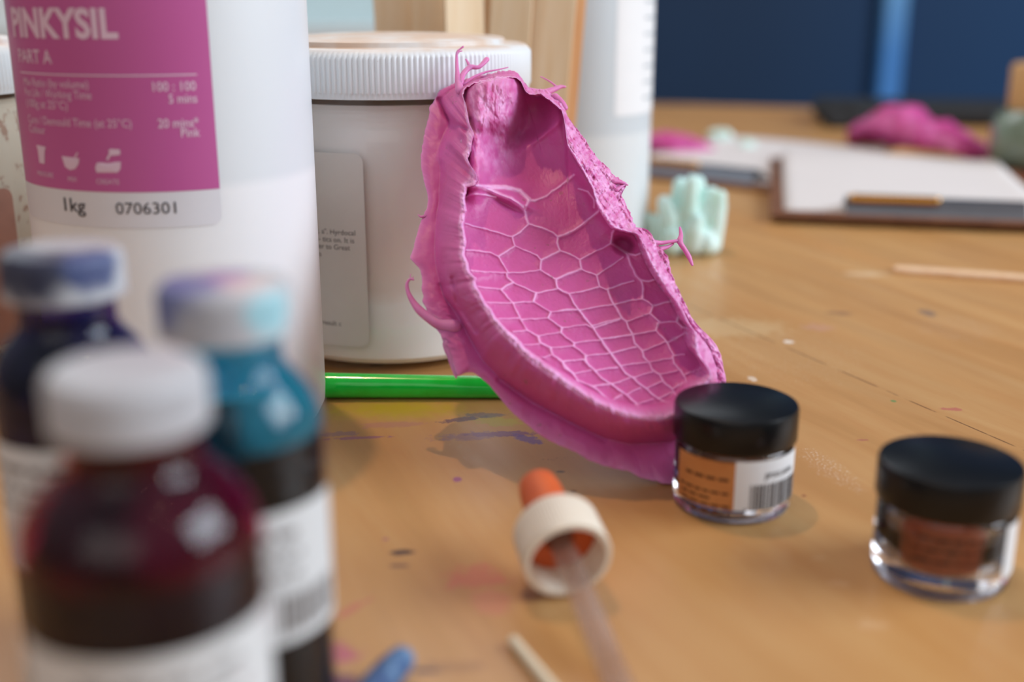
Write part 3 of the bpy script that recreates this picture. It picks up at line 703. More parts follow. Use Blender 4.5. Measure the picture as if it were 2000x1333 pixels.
# pictograms: measuring cup, stirred bowl, poured mould
def flat(cy, pts, off=.3, sub=6):
    """polygon given in (px,py) picture points laid on the cylinder as a fan of small quads"""
    H_ = [cy.hit(*p) for p in pts]; c_ = (sum(h[0] for h in H_)/len(H_), sum(h[1] for h in H_)/len(H_)); V, F = [cy.pt(*c_, off)], []
    n_ = len(H_)
    for k in range(1, 5):
        for h in H_: V.append(cy.pt(c_[0]+(h[0]-c_[0])*k/4, c_[1]+(h[1]-c_[1])*k/4, off))
    for i in range(n_): F.append((0, 1+i, 1+(i+1) % n_))
    for k in range(3):
        for i in range(n_): j = (i+1) % n_; F.append((1+k*n_+i, 1+(k+1)*n_+i, 1+(k+1)*n_+j, 1+k*n_+j))
    return V, F
parts += [flat(cy, [(73,283),(91,287),(89,296),(89,320),(79,318),(76,294)]),
          flat(cy, [(122,305),(156,309),(155,320),(148,330),(138,332),(129,326)]), flat(cy, [(146,307),(152,297),(154,299),(149,308)]),
          flat(cy, [(190,318),(237,316),(236,330),(230,337),(190,337),(187,328)]), flat(cy, [(208,312),(214,299),(213,292),(218,291),(235,292),(236,302),(222,304),(217,303),(212,313)])]
for s_, x0, y0, x1 in (('MEASURE', 76, 340, 106), ('MIX', 135, 352, 152), ('CREATE', 190, 357, 234)):
    a0, z_ = lp(x0, y0+2); a1, _ = lp(x1, y0+2); parts.append(cyl_text(cy, s_, a0, z_, 1.3, a1, off=.3))
mk('printed_text', *join(*parts), M_text_w, lab, smooth=False)
parts = []
a0, _ = lp(128, 412); a1, z_ = lp(169, 415); parts.append(cyl_text(cy, '1kg', a0, z_, 3.6, a1, bold=.01, off=.25))
a0, z_ = lp(228, 418); a1, _ = lp(345, 418); parts.append(cyl_text(cy, '0706301', a0, z_, 3.1, a1, off=.25))
mk('stamped_number', *join(*parts), M_text_k, lab, smooth=False)

# --- clear jars with ribbed lid
def lid_mat(name, dust):
    t = NT(name); P = t.coord(); z = t.sep(P)[2]; n = t.noise(P, 50, 4)
    c = t.mix(t.math('MULTIPLY', t.mr(z, .1095, .1115), t.mr(n, .3, .65, .1, .8)), lin((226, 229, 231)), lin(dust))
    sp = t.mr(t.noise(P, 330, 2), .74, .78)
    t.p(color=t.mix(t.math('MULTIPLY', sp, .35), c, lin((150, 128, 110))), rough=.45, sss=.12, sssr=(1, 1, 1), ssss=.003); return t.m
def jar_parts(root, dust):
    V, F = lathe([(50.2, 96.2), (50.4, 95.4), (51.2, 95.4), (51.4, 97, .0), (51.4, 97.6, .55), (51.4, 108.6, .55), (51.2, 109.6), (50, 110.9), (49, 111.2), (43, 111.2), (42.6, 111.5), (42.2, 113.0), (41.5, 113.3), (24, 114.4), (0, 115)], 1440, 180)
    ld = mk('ribbed_lid', V, F, lid_mat('dusty white lid plastic', dust), root)
    prof = [(0, 1.2), (40, 1.2), (43, 0), (46, .3), (48, 2.2), (48.4, 5), (48.4, 80), (48.2, 82.4), (47.4, 84), (47.2, 86), (47.9, 87), (47.9, 88.2), (47.1, 89.2), (47.1, 90.4), (47.8, 91), (47.8, 91.8), (47.1, 92.4), (47.1, 96),
            ]
    V, F = lathe(prof, 128); mk('jar_body', V, F, thinglass('clear scuffed plastic', (254, 254, 254), .06), root)
jt = thing('plastic_jar', 'clear plastic jar with a white ribbed screw lid standing behind the pink mould', 'jar', JC)
jar_parts(jt, (206, 168, 134))
tj = NT('plaster film with painted reflection'); P = tj.coord(); z = tj.sep(P)[2]
n_ = tj.noise(P, 34, 4); edge_ = tj.math('ADD', z, tj.math('MULTIPLY', tj.math('SUBTRACT', tj.noise(P, 120, 3), .5), .006))
cj = tj.ramp(tj.mr(edge_, 0, .09, smooth=False), [(0, lin((238, 234, 226))), (.28, lin((238, 239, 236))), (.34, lin((226, 217, 209))), (.6, lin((222, 212, 204))), (1, lin((236, 232, 228)))])  # white plaster low down; the beige above is a painted reflection of wood
cj = tj.mix(tj.mr(n_, .4, .7, 0, .3), cj, lin((232, 208, 196)))
tj.p(color=cj, rough=.8, sss=.2, sssr=(1, 1, 1), ssss=.006)
V, F = lathe([(0, 3.6), (44.6, 3.6), (46.3, 5.6), (46.3, 80), (45.4, 84), (45.0, 93), (0, 93)], 96); mk('plaster_and_reflection', V, F, tj.m, jt)
cj_ = Cyl(*JC, 48.4)
a0 = math.radians(-62); a1 = cj_.hit(712, 400)[0]; zt = cj_.hit(690, 300)[1]; zb = cj_.hit(700, 678)[1]
V, F = patch(cj_, a0, a1, zb, zt, .12, 60, corner=3.2, corners='rtb', m=3)
jl = mk('label', V, F, simple('grey label paper', (216, 211, 205), .6, .03), jt)
parts = []
for s_, x0, y0, x1 in (('etc. a". Hyrdocal', 540, 455, 694), ('ath- tics on. It is', 520, 470, 692), ('a bter to Great', 535, 484, 684), ('ris', 596, 495, 628), ('d result c', 560, 632, 667)):
    _, z_ = cj_.hit(x1-4, y0+ (5 if x1 > 600 else 0)); aa, _ = cj_.hit(x1, y0); w_ = text_vf(s_)[2]; h_ = 1.75
    V, F = cyl_text(cj_, s_, aa, z_, h_, None, off=.2, align='r'); parts.append((V, F))
mk('printed_text', *join(*parts[:-1]), M_text_soft, jl, smooth=False)
mk('printed_text', *parts[-1], M_text_soft, jl, smooth=False)

JC2 = (-222.0, 425.0)
j2 = thing('plastic_jar', 'dusty jar at the far left edge, half hidden behind the large white bottle', 'jar', JC2)
jar_parts(j2, (206, 170, 150))
t2 = NT('speckled beige residue'); P = t2.coord()
c2 = t2.mix(t2.mr(t2.noise(P, 200, 4), .56, .66, 0, .7), lin((206, 196, 178)), lin((150, 100, 80))); t2.p(color=c2, rough=.8)
V, F = lathe([(0, 3.6), (44.6, 3.6), (46.3, 5.6), (46.3, 80), (45.4, 84), (45.0, 93), (0, 93)], 96); mk('residue', V, F, t2.m, j2)
c2_ = Cyl(*JC2, 48.4)
V, F = patch(c2_, math.radians(-70), c2_.hit(28, 420)[0], 8, c2_.hit(15, 366)[1], .15, 60, corner=4, corners='rtb', m=3)
mk('label', V, F, simple('faded brown label', (168, 124, 110), .6, .1, 80), j2)

# --- tall bottle behind on the right
b2c = (27.0, 606.0); R2 = 44.0
b2 = thing('plastic_bottle', 'tall translucent white bottle behind the wooden sticks and the pink mould', 'bottle', b2c)
V, F = lathe([(0, .8), (34, .8), (39, 0), (42.4, 1.6), (R2, 7), (R2, 190), (42, 198), (32, 206), (20, 210), (19, 226), (0, 226)], 128)
mk('bottle_body', V, F, hdpe('pale blue white polyethylene', (226, 233, 236), (208, 218, 224), .062), b2)
V, F = lathe([(19.2, 214), (22.3, 214, .5), (22.3, 234, .5), (0, 235)], 240, 60); mk('bottle_cap', V, F, plastic('white bottle cap', (230, 232, 232)), b2)
c2b = Cyl(*b2c, R2)
V, F = patch(c2b, c2b.hit(1203, 120)[0], math.radians(120), c2b.hit(1235, 225)[1], 170, .12, 40, corner=2, m=3); l2 = mk('label', V, F, simple('white paper label', (238, 240, 242), .5, .02), b2)
parts = []
for k in range(9):
    parts.append(dashes(c2b, math.radians(60), math.radians(100), 78+k*7.6, 2.2, k))
mk('printed_text', *join(*parts), simple('pale grey print', (176, 184, 190), .6, .02), l2, smooth=False)

# --- wooden sticks in a pot behind the jar
pot_c = (-14.0, 524.0)
pt = thing('metal_pot', 'low grey metal pot holding the bunch of upright wooden sticks', 'pot', pot_c)
V, F = lathe([(0, 0), (39, 0), (40, 1), (40, 46), (40.6, 47), (40, 48), (39, 47.4), (39, 2), (0, 2)], 96)
mk('pot_body', V, F, simple('brushed tin', (150, 150, 150), .35, .1, 90, metal=.9), pt)
def wood(name, a, b, rough=.55, ax=(1, 1, .06), sc=260):
    t = NT(name); P = t.coord(); n = t.noise(t.mapping(P, scale=ax), sc, 4, .6, .4); n2 = t.noise(t.mapping(P, scale=ax), 60, 2)
    c = t.ramp(n, [(.3, lin(a)), (.7, lin(b))]); c = t.mix(t.mr(n2, .45, .7, 0, .3), c, lin(a))
    t.p(color=c, rough=rough, normal=t.bump(n, .15, .0003)); return t.m
M_stick = wood('pale birch stick', (232, 202, 160), (244, 224, 194))
M_stick2 = wood('darker birch stick', (206, 146, 92), (226, 180, 130))
def stick_vf(w, L, th):
    """flat stick with rounded ends standing along z, from 0 to L"""
    pts = []; r = w/2
    for i in range(13): a = math.pi+math.pi*i/12; pts.append((r*math.cos(a), r+r*math.sin(a)))
    for i in range(13): a = math.pi*i/12; pts.append((r*math.cos(a), L-r+r*math.sin(a)))
    n_ = len(pts); V = [(p[0], -th/2, p[1]) for p in pts]+[(p[0], th/2, p[1]) for p in pts]
    F = [tuple(range(n_)), tuple(range(2*n_-1, n_-1, -1))]+[(i, n_+i, n_+(i+1) % n_, (i+1) % n_) for i in range(n_)]
    return V, F
stick_me = None
def place_stick(mesh_src, name, base, tip, yaw, label, group, w, mats=None):
    """copy the stick, axis from base towards tip, turned about its axis by yaw"""
    o = mesh_src.copy(); col.objects.link(o); o.name = name
    d = (Vector(tip)-Vector(base)).normalized(); q = Vector((0, 0, 1)).rotation_difference(d)
    o.rotation_mode = 'QUATERNION'; o.rotation_quaternion = q @ Matrix.Rotation(yaw, 3, 'Z').to_quaternion(); o.location = Vector(base)*S
    tag(o, label, 'wooden stick', group); return o
src1 = mk('wooden_stick', *stick_vf(18, 152, 1.7), M_stick, smooth=False); bevel(src1, .3, 2)
src2 = mk('wooden_stick', *stick_vf(18, 152, 1.7), M_stick2, smooth=False); bevel(src2, .3, 2)
def top_at(px, Y, z=135.0):
    r = ray(px, 0); t_ = Y/r[1]; return (r[0]*t_, Y, z)
GS = 'wooden sticks standing in the pot'
#        px at top, y depth, base dx, yaw
spec = [(768, 527, -33, .25, 0, 'leftmost of the wooden sticks rising behind the jar lid'),
        (800, 541, -20, -.75, 1, 'brownish wooden stick second from the left behind the jar lid'),
        (842, 520, -18, .45, 0, 'wooden stick third from the left, above the middle of the jar lid'),
        (885, 535, -8, -.15, 1, 'darker wooden stick fourth from the left behind the jar lid'),
        (905, 512, -4, .5, 0, 'pale wooden stick in the middle of the bunch, nearest the jar'),
        (958, 543, 3, .1, 0, 'wide pale wooden stick right of the middle of the bunch'),
        (1003, 517, 6, -.2, 0, 'pale wooden stick upright above the right end of the jar lid'),
        (1047, 537, 13, 1.05, 1, 'orange-brown wooden stick seen edge-on beside the jar lid'),
        (1088, 523, 23, -.12, 0, 'front wooden stick leaning right beside the tall translucent bottle'),
        (1110, 531, 29, .35, 1, 'rightmost wooden stick, edge peeping out by the tall translucent bottle')]
for i, (px, Y, bx, yaw, k, lb) in enumerate(spec):
    s_ = (src1, src2)[k]; o = place_stick(s_, 'wooden_stick', (pot_c[0]+bx, pot_c[1]+(Y-527)*.9, 3.6), top_at(px, Y), yaw, lb, GS, 18)
bpy.data.objects.remove(src1); bpy.data.objects.remove(src2)

# --- dye bottles
def cap_mat(name, stain_or_light, where):
    """white ribbed cap smeared with dye; where = (x, y, z, radius) in mm of the smear centre"""
    t = NT(name); P = t.coord(); c = lin((184, 184, 188)); n = t.noise(P, 130, 4, .6)
    for (cx, cy_, cz, r_, rgb, k) in where:
        v = t.n.new('ShaderNodeVectorMath'); v.operation = 'DISTANCE'; t.l.new(P, v.inputs[0]); v.inputs[1].default_value = (cx*S, cy_*S, cz*S)
        f = t.mr(t.math('ADD', v.outputs['Value'], t.math('MULTIPLY', t.math('SUBTRACT', n, .5), .010)), r_*S, r_*S*.5, 0, k)
        c = t.mix(f, c, lin(rgb))
    t.p(color=c, rough=.4, sss=.1, sssr=(1, 1, 1), ssss=.002); return t.m
def dye_bottle(label, cpx, cpy, glass, dye, level, captints, lab_rng, film, haze=(.1, .6), lk=1.0, fz0=50, seed=3, bodyk=1.0, rc=10.9):
    wide = lambda L: [(r_*(1+(bodyk-1)*min(1, max(0, (70-z_)/9))), z_) for r_, z_ in L]
    top = G(cpx, cpy, 84.0 if 'nearest' not in label else 80.2)
    o = thing('dye_bottle', label, 'bottle', (top[0], top[1]), 'small glass dye bottles in the foreground')
    outer = [(0, .9), (11, .9), (13.6, 0), (14.8, .9), (15.4, 3), (15.4, 56.5), (15.1, 60), (14.0, 63.6), (12.2, 66.4), (10.4, 68.4), (9.3, 69.8), (9.1, 71), (9.1, 74.6), (8.4, 75), (8.4, 81.8)]
    inner = [(7.2, 81.8), (7.2, 71), (8.0, 68.8), (10.6, 65.6), (12.8, 62), (13.9, 58), (14.3, 54), (14.3, 4), (12, 2.4), (0, 2.4)]
    V, F = lathe(wide(outer+inner[:2]), 96)
    mk('glass_body', V, F, thinglass('bottle glass', (246, 246, 248), .03, .9), o)
    fz = [(a_, b_) for a_, b_ in ((15.1, 50), (15.1, 56.3), (14.85, 58.5), (14.65, 60.5), (13.65, 63.5), (11.9, 66.1), (10.0, 68.2), (9.0, 69.6), (8.8, 71), (8.8, 74)) if b_ >= fz0-.1]
    V, F = lathe(wide(fz), 72)
    mk('dye_film', V, F, thinglass(label[:20]+' film', glass, .2, .15, haze=haze[1], hazelo=haze[0], hazergb=film, filmnoise=70), o)
    lv = level; pr = [(0, 2.8), (12.8, 2.8), (14.6, 4.4), (15.0, 6), (15.0, 54)]
    full = [(54, 15.0), (58, 14.8), (62, 13.8), (65.6, 11.8), (68.8, 9.2), (71, 8.4), (74, 8.4)]
    for zz, rr in full[1:]:
        if zz <= lv: pr.append((rr, zz))
    pr += [(np.interp(lv, [f[0] for f in full], [f[1] for f in full]), lv), (0, lv)]
    V, F = lathe(wide([(p[0]*.985*(lk if p[1] > 57 else 1), p[1]) for p in pr]), 72)
    td = NT(label[:20]+' dye'); nd = td.noise(td.coord(), 70, 3)
    td.p(color=td.ramp(nd, [(.35, lin(dye)), (.7, tuple(v*.35 for v in lin(dye)))]), rough=.5, spec=.08)
    mk('liquid_dye', V, F, td.m, o)
    V, F = lathe([(8.6, 75.3), (rc-.2, 75.3), (rc+.2, 75.6), (rc+.2, 77.3), (rc-.1, 77.5, .3), (rc-.1, 82.4, .3), (rc-.3, 83.2), (rc-.9, 83.9), (rc-2.2, 84.1), (0, 84.0)], 360, 90)
    mk('screw_cap', V, F, cap_mat(label[:20]+' cap', None, captints), o)
    cyb = Cyl(top[0], top[1], 15.4*bodyk)
    a0, a1, z0, z1 = lab_rng
    V, F = patch(cyb, a0, a1, z0, z1, .12, 60, corner=1, m=3)
    tl_ = NT('stained bottle label'); nl = tl_.noise(tl_.coord(), 60, 3)
    tl_.p(color=tl_.mix(tl_.mr(nl, .62, .74, 0, .35), lin((214, 218, 220)), lin(glass)), rough=.5)
    lo = mk('label', V, F, tl_.m, o)
    ac = (a0+a1)/2
    pr_ = [dashes(cyb, ac-.1-.5, min(ac+.75, a1-.1), z1-5-3.6*i, 1.9-.5*(i > 0), seed+i) for i in range(3)]
    pr_.append(bars(cyb, max(.35, ac-.2), min(a1-.12, 1.25), z0+2, z0+9, seed))
    mk('printed_text', *join(*pr_), M_text_soft, lo, smooth=False)
    return o, top
dB, tB = dye_bottle('small blue dye bottle with a smeared white cap, in front of the large white bottle', 437, 548, (90, 190, 215), (10, 18, 24), 58, 
                    [(-6, -4, 84, 10, (70, 84, 150), .8), (0, 2, 84, 6, (150, 90, 170), .6), (9, -6, 80, 5, (150, 214, 226), .7), (4, -2, 84, 6, (236, 190, 180), .5)],
                    (-1.5, 1.32, 23.5, 48), (70, 180, 206), haze=(.0, .62), fz0=58, seed=11)
dM, tM = dye_bottle('nearest dye bottle, magenta with a clean white cap', 244, 716, (214, 40, 100), (22, 5, 22), 66, [(6, 6, 84, 4, (220, 200, 205), .4)], (-1.4, 1.35, 22, 46.8), (190, 22, 84), haze=(.02, .2), lk=.88, fz0=54, bodyk=1.09, rc=10.5, seed=5)
dM.scale = (1.03, 1.03, .955)
dP, tP = dye_bottle('dark violet dye bottle with a navy-smeared cap at the left edge', 118, 486, (110, 96, 170), (12, 10, 22), 68,
                    [(-2, -9, 82, 9.5, (24, 28, 62), .95), (8, -6, 82.4, 6.5, (50, 66, 120), .9), (-9, -2, 81, 7, (50, 40, 66), .8)], (-1.4, -.1, 24, 50), (84, 76, 150), haze=(.05, .35), lk=.95, seed=8)

# --- powder pots with black lids
def pot_thing(cx, cy_, label, powder, kind):
    o = thing('pigment_jar', label, 'jar', (cx, cy_), 'small pigment jars with black lids')
    prof = [(0, 2.2), (12.4, 2.2), (13.2, .2), (14.6, .2), (15.2, 1.0), (15.4, 3), (15.2, 17), (14.6, 18.4), (14.0, 18.8), (14.0, 23),
            (11.6, 23), (11.6, 6), (10.8, 4.4), (0, 4.2)]
    V, F = lathe(prof, 96); mk('clear_body', V, F, clear('clear polystyrene', (248, 246, 250), .03, 1.5), o)
    V, F = lathe([(0, 4.5), (10.6, 4.5), (11.3, 6.2), (11.3, 16.6), (9, 17.4), (4, 16.8), (0, 17.2)], 72)
    t = NT('pigment powder '+kind); P = t.coord(); n = t.noise(P, 260, 4, .6); n2 = t.noise(t.mapping(P, scale=(1, 1, 3)), 90, 3)
    c = t.ramp(n, [(.3, tuple(v*.8 for v in lin(powder))), (.7, tuple(min(1, v*1.25) for v in lin(powder)))]); c = t.mix(t.mr(n2, .5, .7, 0, .5), c, tuple(v*.5 for v in lin(powder)))
    t.p(color=c, rough=.5); mk('pigment_powder', V, F, t.m, o)
    R_ = 15.95
    V, F = lathe([(14.2, 18.9), (R_-.3, 18.9), (R_, 19.3), (R_, 27.0), (R_-.35, 27.8), (R_-1.1, 28.15), (0, 28.2)], 128)
    mk('black_lid', V, F, simple('glossy black plastic', (14, 15, 17), .3, .2, 80, spec=.3), o)
    return o
gj = G(1437, 993); P1C = (58.0, 284.0)
p1 = pot_thing(*P1C, 'black-lidded small jar with gold and barcode label, before the lower end of the pink mould', (196, 120, 70), 'gold')
c1 = Cyl(*P1C, 15.35)
h = lambda px, py: c1.hit(px, py)
zt = 17.0; zb = 4.2; am = h(1436, 930)[0]
V, F = patch(c1, math.radians(-62), am, zb, zt, .1, 30, m=3)
ts = NT('gold swatch paper'); xx = ts.noise(ts.coord(), 60, 3); ts.p(color=ts.ramp(xx, [(.3, lin((186, 116, 60))), (.7, lin((208, 146, 86)))]), rough=.5)
sw = mk('gold_label', V, F, ts.m, p1)
V, F = patch(c1, am, math.radians(86), zb, zt+.5, .14, 40, m=3); wl = mk('barcode_label', V, F, M_paper, p1)
rows = [('x'*16, 1341, 920, 1.35), ('x'*18, 1331, 940, 1.1), ('x'*11, 1334, 955, 1.1), ('x'*19, 1332, 966, 1.1), ('x'*20, 1330, 976, 1.1), ('x'*10, 1350, 992, 1.1)]
parts = []
for s_, px, py, hh in rows:
    a0, z_ = h(px, py); a1, _ = h(min(1428, px+ 5.2*len(s_)), py)
    parts.append(dashes(c1, a0, a1, z_, hh, len(s_), .2))
mk('printed_text', *join(*parts), simple('brown print', (98, 56, 26), .6, .02), sw, smooth=False)
b0, zq0 = h(1462, 1003); b1, _ = h(1556, 990); z1_ = h(1500, 945)[1]
x = b0*c1.R; end = b1*c1.R; parts = []; rnd = random.Random(4); zlow = h(1500, 993)[1]
while x < end:
    w_ = rnd.choice((.22, .22, .42, .62)); parts.append(patch(c1, x/c1.R, (x+w_)/c1.R, zlow, z1_, .22, 2, m=1)); x += w_+rnd.choice((.2, .3, .45))
a0 = h(1450, 1005)[0]; parts.append(cyl_text(c1, '7', a0, zlow-1.0, 1.5, off=.22)); parts.append(cyl_text(c1, '43772', h(1486, 1002)[0], zlow-1.5, 1.4, off=.22))
a0, z_ = h(1492, 936); parts.append(cyl_text(c1, 'JPXU686', a0, z_, 1.35, h(1543, 924)[0], bold=.02, off=.22))
mk('barcode', *join(*parts), M_text_k, wl, smooth=False)

P2C = (99.4, 245.0)
p2 = pot_thing(*P2C, 'small jar of copper coloured powder with a black lid, nearest the right edge', (176, 84, 46), 'copper')
c3 = Cyl(*P2C, 15.35)
V, F = patch(c3, math.radians(58), math.radians(150), 4.2, 17.4, .12, 30, m=3); mk('label', V, F, M_paper, p2)
parts = [dashes(c3, math.radians(-22), math.radians(34), 14.4-2.6*i, 1.3, i, .12) for i in range(3)]
mk('printed_text', *join(*parts), simple('dark brown print', (60, 26, 14), .6, .02), p2, smooth=False)

# --- dropper lying on the table
O_ = np.array([12.3, 229.5, 10.6]); D_ = np.array([8.6, -37.0, -8.6]); L_ = np.linalg.norm(D_); D_ /= L_
dr = thing('glass_dropper', 'glass dropper lying on the table, with orange rubber bulb and white ribbed collar', 'dropper', (O_[0], O_[1]+6))
q = Vector((0, 0, 1)).rotation_difference(Vector(D_)); Mx = Matrix.Translation(Vector(O_)-Vector((O_[0], O_[1]+6, 0))) @ q.to_matrix().to_4x4() @ Matrix.Diagonal((.9, .9, .96, 1))
V, F = lathe([(9.6, 0.0), (10.9, 0), (11.1, -.5), (11.1, -1.6), (10.9, -1.9, .25), (10.7, -11.6, .25), (10.2, -12.6), (8, -13), (5.6, -13), (5.6, -12), (9.0, -11.6), (9.5, -10.5)], 360, 72, closed=True)
mk('ribbed_collar', *xf((V, F), Mx), plastic('cream plastic', (230, 218, 200), .45), dr)
V, F = lathe([(9.3, -8.0), (9.3, -9.6), (5.5, -9.8), (5.5, -13.2), (6.3, -13.6), (6.4, -16), (5.9, -20), (5.6, -26), (5.0, -29.4), (3.2, -31.4), (0, -32), ], 96)
V2, F2 = lathe([(9.3, -8.0), (3.9, -7.8), (3.6, -8.4), (3.6, -14), (0, -14)], 96)
M_orange = NT('orange rubber'); M_orange.p(color=M_orange.ramp(M_orange.noise(M_orange.coord(), 120, 3), [(.3, lin((198, 84, 30))), (.7, lin((212, 98, 40)))]), rough=.55, sss=.1, sssr=(1, .3, .1), ssss=.002)
mk('rubber_bulb', *xf(join((V, F), (V2, F2)), Mx), M_orange.m, dr)
V, F = lathe([(3.3, -13.5), (3.3, 44), (3.0, 50), (1.9, 58), (1.5, 64), (1.3, 64.2), (.8, 64), (1.2, 58), (2.2, 50), (2.5, 44), (2.5, -13.5)], 48, closed=True)
Mt = Matrix.Translation(Vector((0, 0, 0))) 
mk('glass_tube', *xf((V, F), Mx), thinglass('pipette glass', (246, 240, 236), .03, 1.0, haze=.22, hazelo=.1, hazergb=(236, 222, 214), filmnoise=40), dr)

# --- green straw
sa = G(636, 753, 4.3); sb = G(985, 757, 3.6)
V, F = tube([sa, sa*.5+sb*.5, sb+(sb-sa)*.12], [4.25, 3.9, 3.6], 28, cap=False)
F = F[:-2]
V2, F2 = tube([sa, sa*.5+sb*.5, sb+(sb-sa)*.12], [3.8, 3.45, 3.15], 28, cap=False); F2 = [tuple(reversed(f)) for f in F2[:-2]]
nV = len(V); V, F = join((V, F), (V2, F2))
nn = 28; last = nV-nn
for k in range(nn):
    k2 = (k+1) % nn; F.append((k, nV+k, nV+k2, k2)); F.append((last+k, last+k2, nV+last+k2, nV+last+k))
tg = NT('green translucent plastic'); tg.p(color=tg.ramp(tg.noise(tg.coord(), 150, 3), [(.3, lin((4, 214, 60))), (.7, lin((20, 230, 78)))]), rough=.16, trans=.12, ior=1.4, sss=.0, coat=.4, coatr=.06)
st = mk('plastic_straw', V, F, tg.m); tag(st, 'bright green plastic straw lying between the large white bottle and the pink mould', 'straw')

# --- loose sticks on the near table
M_pop = wood('lolly stick wood', (220, 176, 134), (236, 206, 172), ax=(1, 1, .06), sc=300)
def lying_stick(name, label, a, b, w, th, z, mat, cat='wooden stick', group=None, tilt=0):
    a = np.array(a, float); b = np.array(b, float); L = float(np.linalg.norm(b[:2]-a[:2]))
    V, F = stick_vf(w, L, th); V = [(v[0], v[2], v[1]+th/2) for v in V]; F = [tuple(reversed(f)) for f in F]
    o = mk(name, V, F, mat, smooth=False); bevel(o, min(th*.3, .5), 2)
    o.location = (a[0]*S, a[1]*S, z*S); o.rotation_euler = (0, 0, math.atan2(b[1]-a[1], b[0]-a[0])-math.pi/2)
    return tag(o, label, cat, group)
a = G(1752, 527, 1); d = G(2000, 545, 1)-a; d /= np.linalg.norm(d)
lying_stick('wooden_stick', 'single wooden lolly stick lying on bare table near the right edge', a-d*2, a+d*112, 10, 2.2, 0.02, M_pop)
a = G(1003, 1256, 1); b = G(1080, 1350, 1); d = (b-a)/np.linalg.norm(b-a)
V, F = tube([a+[0, 0, .3], a+d*30+[0, 0, .3], a+d*62+[0, 0, .3]], [1.25, 1.25, 1.25], 16)
o = mk('stirring_rod', V, F, plastic('cream thin rod', (224, 212, 186), .45)); tag(o, 'thin cream coloured rod beside the glass tube at the bottom edge', 'stick')
# blue stained swab
sw_ = thing('cotton_swab', 'swab with a blue stained rounded tip at the bottom edge, beside the dye bottles', 'swab', G(785, 1290))
base = G(785, 1290); a = G(783, 1290, 5.2)-base; b = G(730, 1345, 4.0)-base; d = (b-a)/np.linalg.norm(b-a)
tsb = NT('blue stained cotton'); nz = tsb.noise(tsb.coord(), 160, 4); tsb.p(color=tsb.ramp(nz, [(.38, lin((44, 62, 112))), (.55, lin((74, 108, 150))), (.75, lin((140, 168, 190)))]), rough=.7)
V, F = tube([a, a+d*4, a+d*10, a+d*14], [2.7, 3.1, 2.9, 1.8], 20); mk('cotton_tip', V, F, tsb.m, sw_)
V, F = tube([a+d*12, a+d*30, a+d*62+[0, 0, -1.2]], [1.7, 1.7, 1.7], 14); mk('swab_stem', V, F, plastic('pale blue stem', (170, 196, 214), .4), sw_)

# ------------------------------------------------------------------ far part of the table
def blob(name, label, cat, centre, size, mat, seed, rough=.25, lobes=6, n=60, m=40, flatb=True, group=None, freq=1.6):
    """lumpy casting: displaced ellipsoid resting on the table"""
    r_ = random.Random(seed); V, F = [], []
    L_ = [(Vector((r_.uniform(-1, 1), r_.uniform(-1, 1), r_.uniform(-.2, 1))).normalized(), r_.uniform(.12, .4), r_.uniform(2.5, 8)) for _ in range(lobes)]
    from mathutils import noise as mn
    for i in range(m+1):
        ph = math.pi*i/m
        for j in range(n):
            th_ = 2*math.pi*j/n; d = Vector((math.sin(ph)*math.cos(th_), math.sin(ph)*math.sin(th_), math.cos(ph)))
            s_ = .82+sum(a_*math.exp(-k*(1-d.dot(u))) for u, a_, k in L_)+rough*mn.fractal(d*freq+Vector((seed, seed*.7, 0)), 1., 2., 4)
            v = Vector((d.x*size[0]*s_, d.y*size[1]*s_, d.z*size[2]*s_)); V.append(v)
    for i in range(m):
        for j in range(n):
            j2 = (j+1) % n; F.append((i*n+j, (i+1)*n+j, (i+1)*n+j2, i*n+j2))
    zc = -size[2]*.62
    V = [Vector((v.x, v.y, max(v.z, zc)-zc)) for v in V]
    o = mk(name, V, F, mat, sharp=None, loc=centre); return tag(o, label, cat, group)
tm_ = NT('mint green casting'); tm_.p(color=tm_.ramp(tm_.noise(tm_.coord(), 50, 3), [(.3, lin((204, 240, 230))), (.7, lin((226, 250, 244)))]), rough=.5, sss=.25, sssr=(.7, 1, .9), ssss=.004)
# near mint casting: cluster of crystal-like prongs fused together
def mint_casting():
    c = G(1337, 492); rnd_ = random.Random(5); parts = []
    for (dx, dy, hgt, r_, lean) in ((-13, 2, 20, 6, -.25), (-8, -4, 30, 6.5, -.12), (-3, 3, 38, 6.5, 0), (0, -4, 41, 5.5, .03), (4, 2, 39, 6, .05), (9, -2, 34, 6.5, .1), (13, 1, 27, 6, .16), (13, -5, 33, 5, .1), (3, -8, 22, 6, .05), (-8, -8, 14, 6, -.1), (10, -8, 12, 6, .1)):
        b_ = Vector((dx, dy, r_*.9)); t_ = Vector((dx+lean*hgt, dy+rnd_.uniform(-2, 2), hgt))
        parts.append(tube([b_, b_.lerp(t_, .5)+Vector((rnd_.uniform(-1, 1), 0, 0)), t_-Vector((0, 0, r_*.6))], [r_, r_*.95, r_*.62], 14))
    V, F = join(*parts); V = [(v[0], v[1], max(0., v[2])) for v in V]
    o = mk('mint_casting', V, F, tm_.m, sharp=None, loc=c)
    m = o.modifiers.new('fuse', 'REMESH'); m.mode = 'VOXEL'; m.voxel_size = .0007; m.use_smooth_shade = True
    s_ = o.modifiers.new('soft', 'SMOOTH'); s_.iterations = 6
    return tag(o, 'pale mint green lumpy casting with upright prongs, behind the right rim of the pink mould', 'casting')
mint_casting()
GM = 'small mint castings far back on the table'
blob('mint_casting', 'small pale mint lump far back beside the little pink piece', 'casting', G(1408, 283), (9, 8, 8), tm_.m, 3, .3, group=GM)
blob('mint_casting', 'small mint green crumb at the back edge of the far clipboard', 'casting', G(1463, 297), (7, 6, 6), tm_.m, 9, .3, group=GM)
